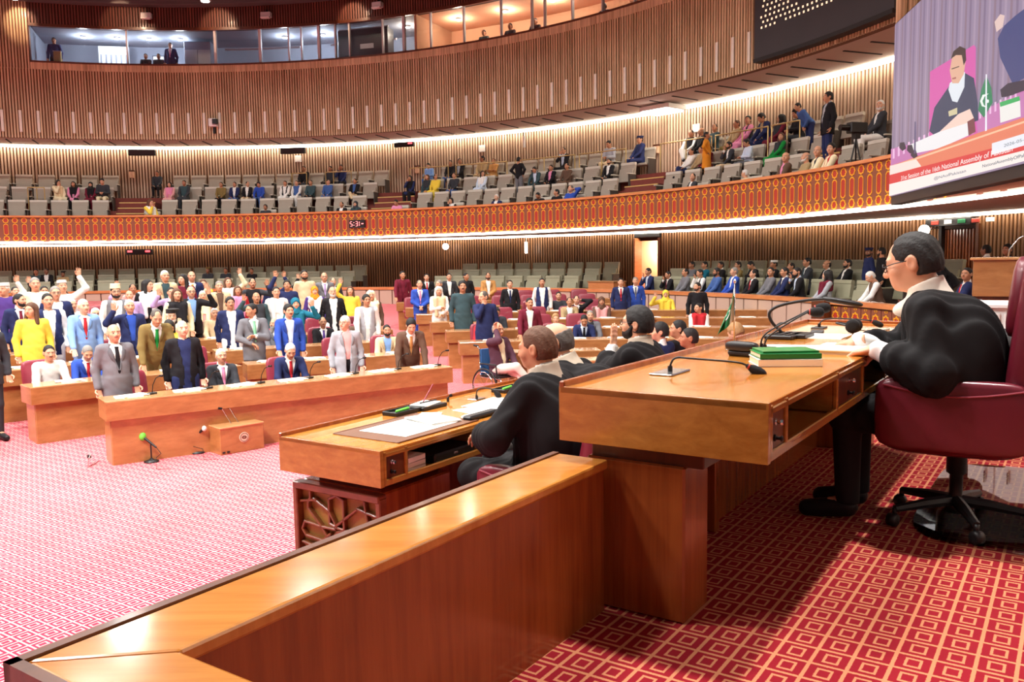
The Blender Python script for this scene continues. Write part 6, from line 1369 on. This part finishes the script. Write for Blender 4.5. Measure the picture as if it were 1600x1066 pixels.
# officials and members seated nearer, given with their distance
who('F', 12, '1031 498|sit_left|1 t|S navy white red|', '1060 493|sit_left|2 b|W black black|')
who('F', 11, '1077 507|sit_left|3 b|W charcoal black|')
who('F', 14.3, '845 519|sit_left|2 b|J khaki pale|turn2.4')
who('F', 11.6, '1222 472|sit|2 b|J charcoal black|beard:black')
who('F', 12, '1168 485|sit_down|1 f|J lightgrey charcoal|')
_labels = {}; PLACED = []; SPOT = {}
def spot(i, far=0.0):
    zone, row, px, top, pn = PEOPLE[i][:5]; seat = pose(pn).seat > 0
    if zone in 'LM':
        R_ = (LEFT_R if zone == 'L' else MID_R)[row] + (.98 if seat else .72) + far; p = on_ring(px, R_, QC, top + 20)
        return on_ring(px, R_RAIL - .35, HC, top + 20) if math.hypot(p.x - HC[0], p.y - HC[1]) > R_RAIL - .35 else p
    if zone == 'F': d = ray(px, top); return Vector((d.x, d.y, 0)) * ((row + far) / d.y)
    if zone == 'V': return on_ring(px, VSEATR[row] - .05, HC, top + 15)
    if zone == 'G': return on_ring(px, 20.70 if row == 0 else SEATR[row] - (.06 if seat else .42), HC, top + 12)
    return on_ring(px, R_DRUM + 1.0, HC, top + 5)
# nobody stands inside a neighbour: whoever is further away steps back along the line of sight
FAR = [0.0] * len(PEOPLE)
for _ in range(14):
    SP = [spot(i, FAR[i]) for i in range(len(PEOPLE))]
    for i in range(len(PEOPLE)):
        for j in range(i):
            if PEOPLE[i][0] in 'LMF' and PEOPLE[j][0] in 'LMF' and math.hypot(SP[i].x - SP[j].x, SP[i].y - SP[j].y) < .46:
                k = i if math.hypot(SP[i].x, SP[i].y) >= math.hypot(SP[j].x, SP[j].y) else j; FAR[k] += .12
for ip, (zone, row, px, top, pn, sk, hr, of, ex, gl, turn) in enumerate(PEOPLE):
    po = pose(pn); seat = po.seat > 0; p = SP[ip]
    if zone in 'LM':
        z0 = floor_z(p.x, p.y); rz = face_q(p)
        rz = .6 * (rz) + .4 * (math.atan2(-p.y, 1.0 - p.x) + PI / 2) if abs(rz - (math.atan2(-p.y, 1.0 - p.x) + PI / 2)) < 2 else rz
    elif zone == 'F': z0 = floor_z(p.x, p.y); rz = FACE - .3
    elif zone == 'V': z0 = VT[row][2]
    elif zone == 'G': z0 = TIER[row][2] if row else Z_FRONT
    else: z0 = Z_DTOP - .55
    if zone in 'VGB': rz = math.atan2(HC[1] - p.y, HC[0] - p.x) + PI / 2
    if zone in 'VG' and px > 990: rz -= .35
    dd = ray(px, top); t = math.hypot(p.x, p.y) / math.hypot(dd.x, dd.y); ztop = CAMZ + dd.z * t
    sc = (ztop - z0) / (po.top + .01); sc = min(max(sc, .90), 1.12)
    if zone == 'B' and ztop - z0 < 1.56: pn = 'sit'; po = pose('sit'); sc = min(max((ztop - z0) / po.top, .92), 1.12)
    wear, desc = outfit(of); big = zone in 'LM' and math.hypot(p.x, p.y) < 16
    if zone == 'B' or (zone in 'LMF' and px > 0): wear = [w for w in wear if w[0] != 'shoes']
    if zone in 'LMF' and of[0] in 'SJ': jc = tuple(int(v * .84) for v in CO[of.split()[1]]); wear = wear + [('lapell' + ('o' if of[0] == 'J' else ''), jc), ('lapelr' + ('o' if of[0] == 'J' else ''), jc)]
    o = dress((p.x, p.y, z0), rz + turn, po, sc, sk, HAIRT[hr] if hr else None, wear, ex, gl)
    pl = PLACE.get(zone + str(row), PLACE.get(zone)); adj = ' '.join([EXW[e[0]] for e in ex][:1] or [HAIRW.get(hr, '')])
    PLACED.append((o, '%s person in %s' % (adj, desc), POSEW.get(pn, 'seated'), pl, desc, (p.x, p.y, z0), zone, row))
for o, a, b, c, *_ in PLACED: _labels.setdefault('%s, %s %s' % (a, b, c), []).append(o)
for i, (o, a, b, c, desc, pos, zone, row) in enumerate(PLACED):
    lab = '%s, %s %s' % (a, b, c)
    if len(_labels[lab]) > 1 or len(lab.split()) < 4:
        q = sorted((math.dist(pos, r[5]), r[4]) for r in PLACED if r[0] is not o and r[6] == zone and r[7] == row)
        lab = '%s, %s beside %s' % (a, b, q[0][1] if q[0][1] != desc else q[1][1])
    while len(lab.split()) > 16: lab = ' '.join(lab.split()[:-1]); lab = lab.rstrip(',')
    tag(o, lab, 'person', {'L': 'members of the side block', 'M': 'members of the middle block', 'V': 'visitors behind the barrier', 'G': 'spectators in the gallery', 'B': 'people in the press boxes', 'F': 'officials near the clerks table'}[zone])

# members' chairs: drawn up under whoever sits, pushed away where someone stands
CH = [o for o in COL.objects if o.parent is None and o.name.split('.')[0] == 'members_chair']; used_ch = set()
for o, a, b, c, desc, pos, zone, row in PLACED:
    if zone not in 'LM' or b.startswith('seated') is False: continue
    q = sorted(((math.hypot(h.location.x - pos[0], h.location.y - pos[1]), h.name, h) for h in CH if h.name not in used_ch))
    if q and q[0][0] < .75: h = q[0][2]; used_ch.add(h.name); v = Vector((pos[0] - QC[0], pos[1] - QC[1], 0)).normalized() * .04; h.location = (pos[0] + v.x, pos[1] + v.y, pos[2])
for h in CH:
    if h.name in used_ch: continue
    near = [r for r in PLACED if r[6] in 'LM' and math.hypot(h.location.x - r[5][0], h.location.y - r[5][1]) < (.36 if not r[2].startswith('seated') else .5)]
    if near:
        for ch in list(h.children_recursive): bpy.data.objects.remove(ch)
        bpy.data.objects.remove(h)
# ---- gallery and visitors' seats; a seat is folded down where someone sits
def make_seat(nm, cm, tm, open_):
    t = empty(nm, (0, 0, 0)); w = .31                                   # local -y faces the hall
    b = part('backrest', t, M[cm], ('bm', (0, 0, .30), (w, .045, .30), T(0, .22, .42) @ RX(-.17))); part('top_trim', b, M[tm], ('bm', (0, -.012, .575), (w + .005, .045, .045), T(0, .22, .42) @ RX(-.17)))
    if open_: part('seat', t, M[cm], ('b', (0, -.02, .42), (w - .02, .22, .04), .015))
    else: part('seat', t, M[cm], ('bm', (0, 0, .23), (w - .02, .035, .23), T(0, .10, .36) @ RX(-.22)))
    for s in (-1, 1): part('arm_post', t, M['seat_dark'], ('b', (s * (w + .03), .05, .30), (.018, .2, .30))); 
    part('arm_pad', t, M[tm], ('b', (w + .03, .0, .62), (.028, .24, .018), .006)); part('arm_pad', t, M[tm], ('b', (-w - .03, .0, .62), (.028, .24, .018), .006))
    return t
def seats(rings, tiers, pitch, nm, cm, tm, ranges, zone, lab, grp):
    pr = {}
    for row, (r, (_, _, z)) in enumerate(zip(rings, tiers)):
        for a0, a1 in ranges:
            n = max(1, int((a1 - a0) * r / pitch))
            for k in range(n):
                a = a0 + (k + .5) * (a1 - a0) / n; p = hp(r, a, z)
                op = any(q[6] == zone and q[7] == row and not (zone == 'G' and row == 0) and math.hypot(q[5][0] - p.x, q[5][1] - p.y) < .5 for q in PLACED)
                if op not in pr: o = pr[op] = make_seat(nm, cm, tm, op)
                else: o = copy_tree(pr[op])
                o.location = p; o.rotation_euler = (0, 0, a - PI / 2)
                tag(o, lab[row] % ('folded-down' if op else 'folded-up'), 'seat', grp + (' in use' if op else ' empty'))
gl0, gl1 = hall_angle(1386, 21.5, 220), hall_angle(-25, 21.9, 300)
rg = []; cur = gl0
for s0, s1 in sorted(STAIRS): rg.append((cur, s0 - .012)); cur = s1 + .012
rg.append((cur, gl1)); rg = [r for r in rg if r[1] - r[0] > .03]
seats(SEATR, TIER, .74, 'gallery_seat', 'seat', 'seat_trim', rg, 'G', ('beige %s gallery seat in the lowest full row', 'beige %s gallery seat in the row between front and wall', 'beige %s gallery seat against the upper timber wall'), 'gallery seats')
v_rg = [(hall_angle(1395, 21, 450), hall_angle(1034, 21.4, 440)), (hall_angle(930, 21.4, 440), hall_angle(692, 21.4, 440)), (hall_angle(552, 21.4, 440), hall_angle(-20, 21.4, 440))]
seats(VSEATR, VT, .76, 'visitor_seat', 'bench', 'bench', v_rg, 'V', ('olive-grey %s visitor seat just behind the barrier', 'olive-grey %s visitor seat in the row behind the first', 'olive-grey %s visitor seat against the lower timber wall'), 'visitor seats')
for q in [q for q in PLACED if q[6] == 'G' and q[7] == 0]:
    a = math.atan2(q[5][1] - HC[1], q[5][0] - HC[0]); o = make_seat('gallery_seat', 'seat', 'seat_trim', True); o.location = hp(20.76, a, Z_FRONT); o.rotation_euler = (0, 0, a - PI / 2)
    tag(o, 'beige folded-down gallery seat directly behind the gallery front', 'seat', 'gallery seats at the parapet')
# wooden end boxes of the visitors' seats
for px in (938, 958): 
    a = hall_angle(px, 20.6, 440); t = tag(empty('seat_end_box', hp(20.6, a, .78), a - PI / 2), 'orange timber box at the end of the empty visitor seats', 'box', 'timber boxes by the visitor seats'); part('body', t, M['orange_wood'], ('b', (0, 0, .42), (.28, .3, .42), .01)); part('top', t, M['member_wood'], ('b', (0, 0, .85), (.3, .32, .02)))
# ================================================================ THE PEOPLE IN FRONT, IN MORE DETAIL
def near_person(loc, rz, spec, scale, targets=None):
    """a fine pose whose wrists reach given points of the room"""
    for sd, pt in (targets or {}).items():
        q = Pose('x', dict(spec, L=LAP, R=LAP)); Lw = Matrix.Translation(loc) @ RZ(rz) @ Matrix.Scale(scale, 4)
        l = Lw.inverted() @ Vector(pt); c = np.linalg.inv(q.MT) @ np.array([l.x, l.y, l.z, 1]); sg = 1 if sd == 'L' else -1
        spec = dict(spec); spec[sd] = dict(spec.get(sd, LAP), w=(sg * c[0], c[1], c[2]))
    return Pose('near', spec, fine=True)
def sleeve_mesh(po, sd):
    lo, hi = po.bounds(.2); f = Field(lo, hi, .008)
    for S, El, W, hd, *_ in (po.arm[sd],): d = (W - El) / np.linalg.norm(W - El); f.add(cone(El, W - d * .05, .056, .046), .02).add(cone(W - d * .055, W - d * .012, .046, .044), .006)
    f.ripple(lambda X, Y, Z: .002 * np.sin(X * 90 + Y * 60) * np.sin(Z * 80)); return to_mesh('shirt_sleeve', *f.nets())
# the presiding officer
PO_LOC = ew(4.41, .47, DAIS); PO_RZ = FACE
lw = ew(4.16, .77, DT + .035); rw = on_z(1340, 533, DT + .045)
po = near_person(PO_LOC, PO_RZ, dict(seat=1, lean=.27, hs=1.12, head=(-.10, .22, 0), L=dict(p=(.25, .7, -1), h='relax', w=(0, 0, 0), d=(-.15, -.98, .02)), R=dict(p=(.8, .2, -.6), h='pen', w=(0, 0, 0), d=(.05, -1, .0))), 1.04, {'L': lw, 'R': rw})
o = dress(PO_LOC, PO_RZ, po, 1.04, 1, ('combed', 'black'), [('shirt', CO['white']), ('robe', (24, 22, 24)), ('tie', CO['mint']), ('collar', (236, 226, 212)), ('trousers', CO['black']), ('shoes', CO['black'])], (), True, True)
for sd in 'LR': g = link_mesh('shirt_sleeve', sleeve_mesh(po, sd), o); set_mats(g, (cloth((240, 232, 232)),))
tag(o, 'person in a black robe and spectacles writing at the high desk', 'person')
Wp = Matrix.Translation(PO_LOC) @ RZ(PO_RZ) @ Matrix.Scale(1.04, 4); S_, El_, W_, hd_, *_ = po.arm['R']; ph = Wp @ Vector(W_ + hd_ * .11)
t = tag(empty('pen', ph), 'dark pen held in the hand of the presiding officer', 'pen'); tip = Vector((on_z(1292, 541, DT + .012))) - ph
part('barrel', t, M['black_plastic'], ('t', [tip * -.9, tip * .7], .005, 8)); part('nib', t, M['metal'], ('t', [tip * .7, tip], [.005, .001], 8))
# robed clerks at the lower table
def clerk(a, b, spec, scale, skin, hair, label, extra=(), gl=False, tg=None, robe=(26, 24, 26), collar=(190, 176, 158), rz=FACE):
    loc = ew(a, b, .67); po = near_person(loc, rz, spec, scale, tg)
    o = dress(loc, rz, po, scale, skin, hair, [('shirt', CO['white']), ('robe', robe), ('collar', collar), ('trousers', CO['black']), ('shoes', CO['black'])], extra, gl, True)
    [set_mats(link_mesh('shirt_sleeve', sleeve_mesh(po, sd), o), (cloth((210, 206, 204)),)) for sd in 'LR']; return tag(o, label, 'person', 'robed clerks')
clerk(3.97, 2.42, dict(seat=1, lean=.10, head=(.05, .12, 0), L=dict(p=(.9, .3, -.5), w=(0, 0, 0), h='relax'), R=DESK), 1.04, 2, ('short', 'brown'), 'brown-haired clerk in a black robe seated at the near end of the clerks table', tg={'L': on_z(752, 683, CT + .02)})
clerk(4.62, 2.50, dict(seat=1, lean=.42, head=(.35, .15, 0), L=DESK, R=DESK), 1.05, 1, ('bald', 'pepper'), 'bald clerk in a black robe bending forward beside the brown-haired clerk')
clerk(5.62, 2.62, dict(seat=1, lean=.10, head=(.15, -.05, 0), L=dict(FACE_, h='open'), R=DESK), 1.05, 1, ('thick', 'black'), 'clerk in a black robe with spectacles holding a hand to the mouth', (('beard', 'black'),), True)
# member in a wheelchair in the aisle
wx = Vector((-.22, 14.2, 0)); wrz = .75
t = tag(empty('wheelchair', wx, wrz), 'folding wheelchair with large spoked wheels in the aisle', 'wheelchair')
part('seat', t, M['black_plastic'], ('b', (0, 0, .47), (.22, .22, .02))); part('backrest', t, cloth((60, 110, 170)), ('b', (0, .23, .70), (.22, .015, .22)))
for s in (-1, 1):
    w = part('wheel', t, M['black_plastic'], smooth=True); bpy.data.objects.remove(w)
    mb = MB(); mb.tube([(s * .27, .08 + .30 * math.cos(2 * PI * k / 32), .30 + .30 * math.sin(2 * PI * k / 32)) for k in range(33)], .014, 8); w = mb.build('wheel', M['black_plastic'], t, True)
    mb = MB(); mb.tube([(s * .30, .08 + .25 * math.cos(2 * PI * k / 32), .30 + .25 * math.sin(2 * PI * k / 32)) for k in range(33)], .009, 6); mb.build('push_rim', M['chrome'], w, True)
    for k in range(12): part('spoke', w, M['chrome'], ('t', [(s * .27, .08, .30), (s * .27, .08 + .29 * math.cos(2 * PI * k / 12), .30 + .29 * math.sin(2 * PI * k / 12))], .003, 5))
    part('frame', t, M['chrome'], ('t', [(s * .23, .30, .98), (s * .23, .24, .92), (s * .23, .23, .45), (s * .23, -.28, .45), (s * .22, -.38, .15)], .012, 8), smooth=True)
    part('armrest', t, M['black_plastic'], ('t', [(s * .24, .22, .68), (s * .24, -.18, .68), (s * .24, -.2, .46)], .014, 8)); part('handle', t, M['black_plastic'], ('t', [(s * .23, .28, .97), (s * .23, .38, .98)], .018, 8))
    part('front_caster', t, M['black_plastic'], ('l', [(.02, -.015), (.07, -.015), (.07, .015), (.02, .015)], 16, T(s * .22, -.26, .07) @ RY(PI / 2))); part('footrest', t, M['chrome'], ('b', (s * .12, -.45, .12), (.07, .07, .008)))
POSES['sit_wheel'] = dict(seat=2, L=LAP, R=dict(FACE_, w=(.12, -.10, 1.60), d=(.1, .1, 1)), lean=-.05, head=(0, .05, 0))
o = dress(wx + Vector((0, 0, .03)), wrz, pose('sit_wheel'), 1.0, 1, ('bald', 'grey'), [('shirt', CO['cream']), ('jacket_open', (84, 52, 66)), ('trousers', (234, 214, 204)), ('shoes', CO['black'])], (('moustache', 'grey'),))
tag(o, 'moustached person in a dark jacket and pale trousers sitting in the wheelchair', 'person')
# papers and microphones along the members' desks
pm = MB(); pm.box((0, 0, .003), (.16, .11, .003), bev=0); pmesh = pm.mesh('sheet', [M['paper']]); gm = MB(); gm.tube([(0, 0, 0), (0, -.02, .1), (0, -.08, .19), (0, -.15, .22)], .006, 6); gm.tube([(0, -.15, .22), (0, -.2, .225)], .014, 8); gmesh = gm.mesh('stem', [M['dark_metal']], True); bm_ = MB(); bm_.box((0, 0, .012), (.05, .035, .012), bev=.004); bmesh_ = bm_.mesh('foot', [M['black_plastic']])
def on_desk(r, a0, a1, fr):
    p0, p1 = qp(r, a0 * DEG), qp(r, a1 * DEG); m = (p0 + p1) / 2; n = Vector((m.x - QC[0], m.y - QC[1], 0)).normalized(); p = p0.lerp(p1, fr) + n * .27; return Vector((p.x, p.y, floor_z(m.x, m.y) + .8)), math.atan2((p1 - p0).y, (p1 - p0).x)
for k in range(7):
    p, th = on_desk(7.9, 143.6, 107.5, (k + .45) / 7); t = tag(empty('paper_sheet', p, th + random.uniform(-.2, .2)), 'white papers lying on the long front desk', 'paper', 'papers on the front desk'); link_mesh('sheet', pmesh, t); link_mesh('sheet', pmesh, t, T(.06, .03, .006) @ RZ(.3))
    p, th = on_desk(7.9, 143.6, 107.5, (k + .85) / 7); t = tag(empty('desk_microphone', p, th + .5), 'thin gooseneck microphone on the long front desk', 'microphone', 'microphones on the front desk'); link_mesh('stem', gmesh, t, T(0, 0, .02)); link_mesh('foot', bmesh_, t)
for blk, rr, lo, hi, n in (('side', LEFT_R[1:5], 107.8, 142, 8), ('middle', MID_R[2:6], 72, 101.5, 7)):
    for ri, r in enumerate(rr):
        for k in range(n):
            a = hi - (hi - lo) * (k + .5) / n; seg = 18.15 if (blk == 'side' and r < 14) else (12.1 if blk == 'side' else 10.5); org = 107.3 if blk == 'side' else 103
            i = math.floor((a - org) / seg) if blk == 'side' else math.floor((org - a) / seg); s0 = (org + seg * (i + 1), org + seg * i) if blk == 'side' else (org - seg * i, org - seg * (i + 1))
            p, th = on_desk(r, s0[0], s0[1], (s0[0] - a) / seg)
            if not inside(p): continue
            t = tag(empty('paper_sheet', p + Vector((0, 0, .001)), th + random.uniform(-.15, .15)), 'white papers on the %s row of members desks of the %s block' % (ORD[ri + (0 if blk == 'side' else 2)], blk), 'paper', 'papers of the %s block, %s row' % (blk, ORD[ri + (0 if blk == 'side' else 2)])); link_mesh('sheet', pmesh, t); link_mesh('sheet', pmesh, t, T(-.05, .02, .006) @ RZ(-.25))
# video camera on a tripod in the gallery
a = hall_angle(1337, 20.5, 240); t = tag(empty('tripod_camera', hp(20.5, a, Z_FRONT), a - PI / 2), 'black video camera on a tripod at the gallery front', 'camera')
for k in range(3): w = 2 * PI * k / 3 + .4; part('tripod_leg', t, M['black_plastic'], ('t', [(0, 0, 1.45), (.32 * math.cos(w), .32 * math.sin(w), 0)], .02, 6))
part('head', t, M['black_plastic'], ('b', (0, 0, 1.5), (.07, .07, .06))); part('camera_body', t, M['black_plastic'], ('b', (0, .02, 1.68), (.1, .22, .12), .02)); part('lens', t, M['dark_metal'], ('t', [(0, -.2, 1.68), (0, -.42, 1.68)], .07, 12))
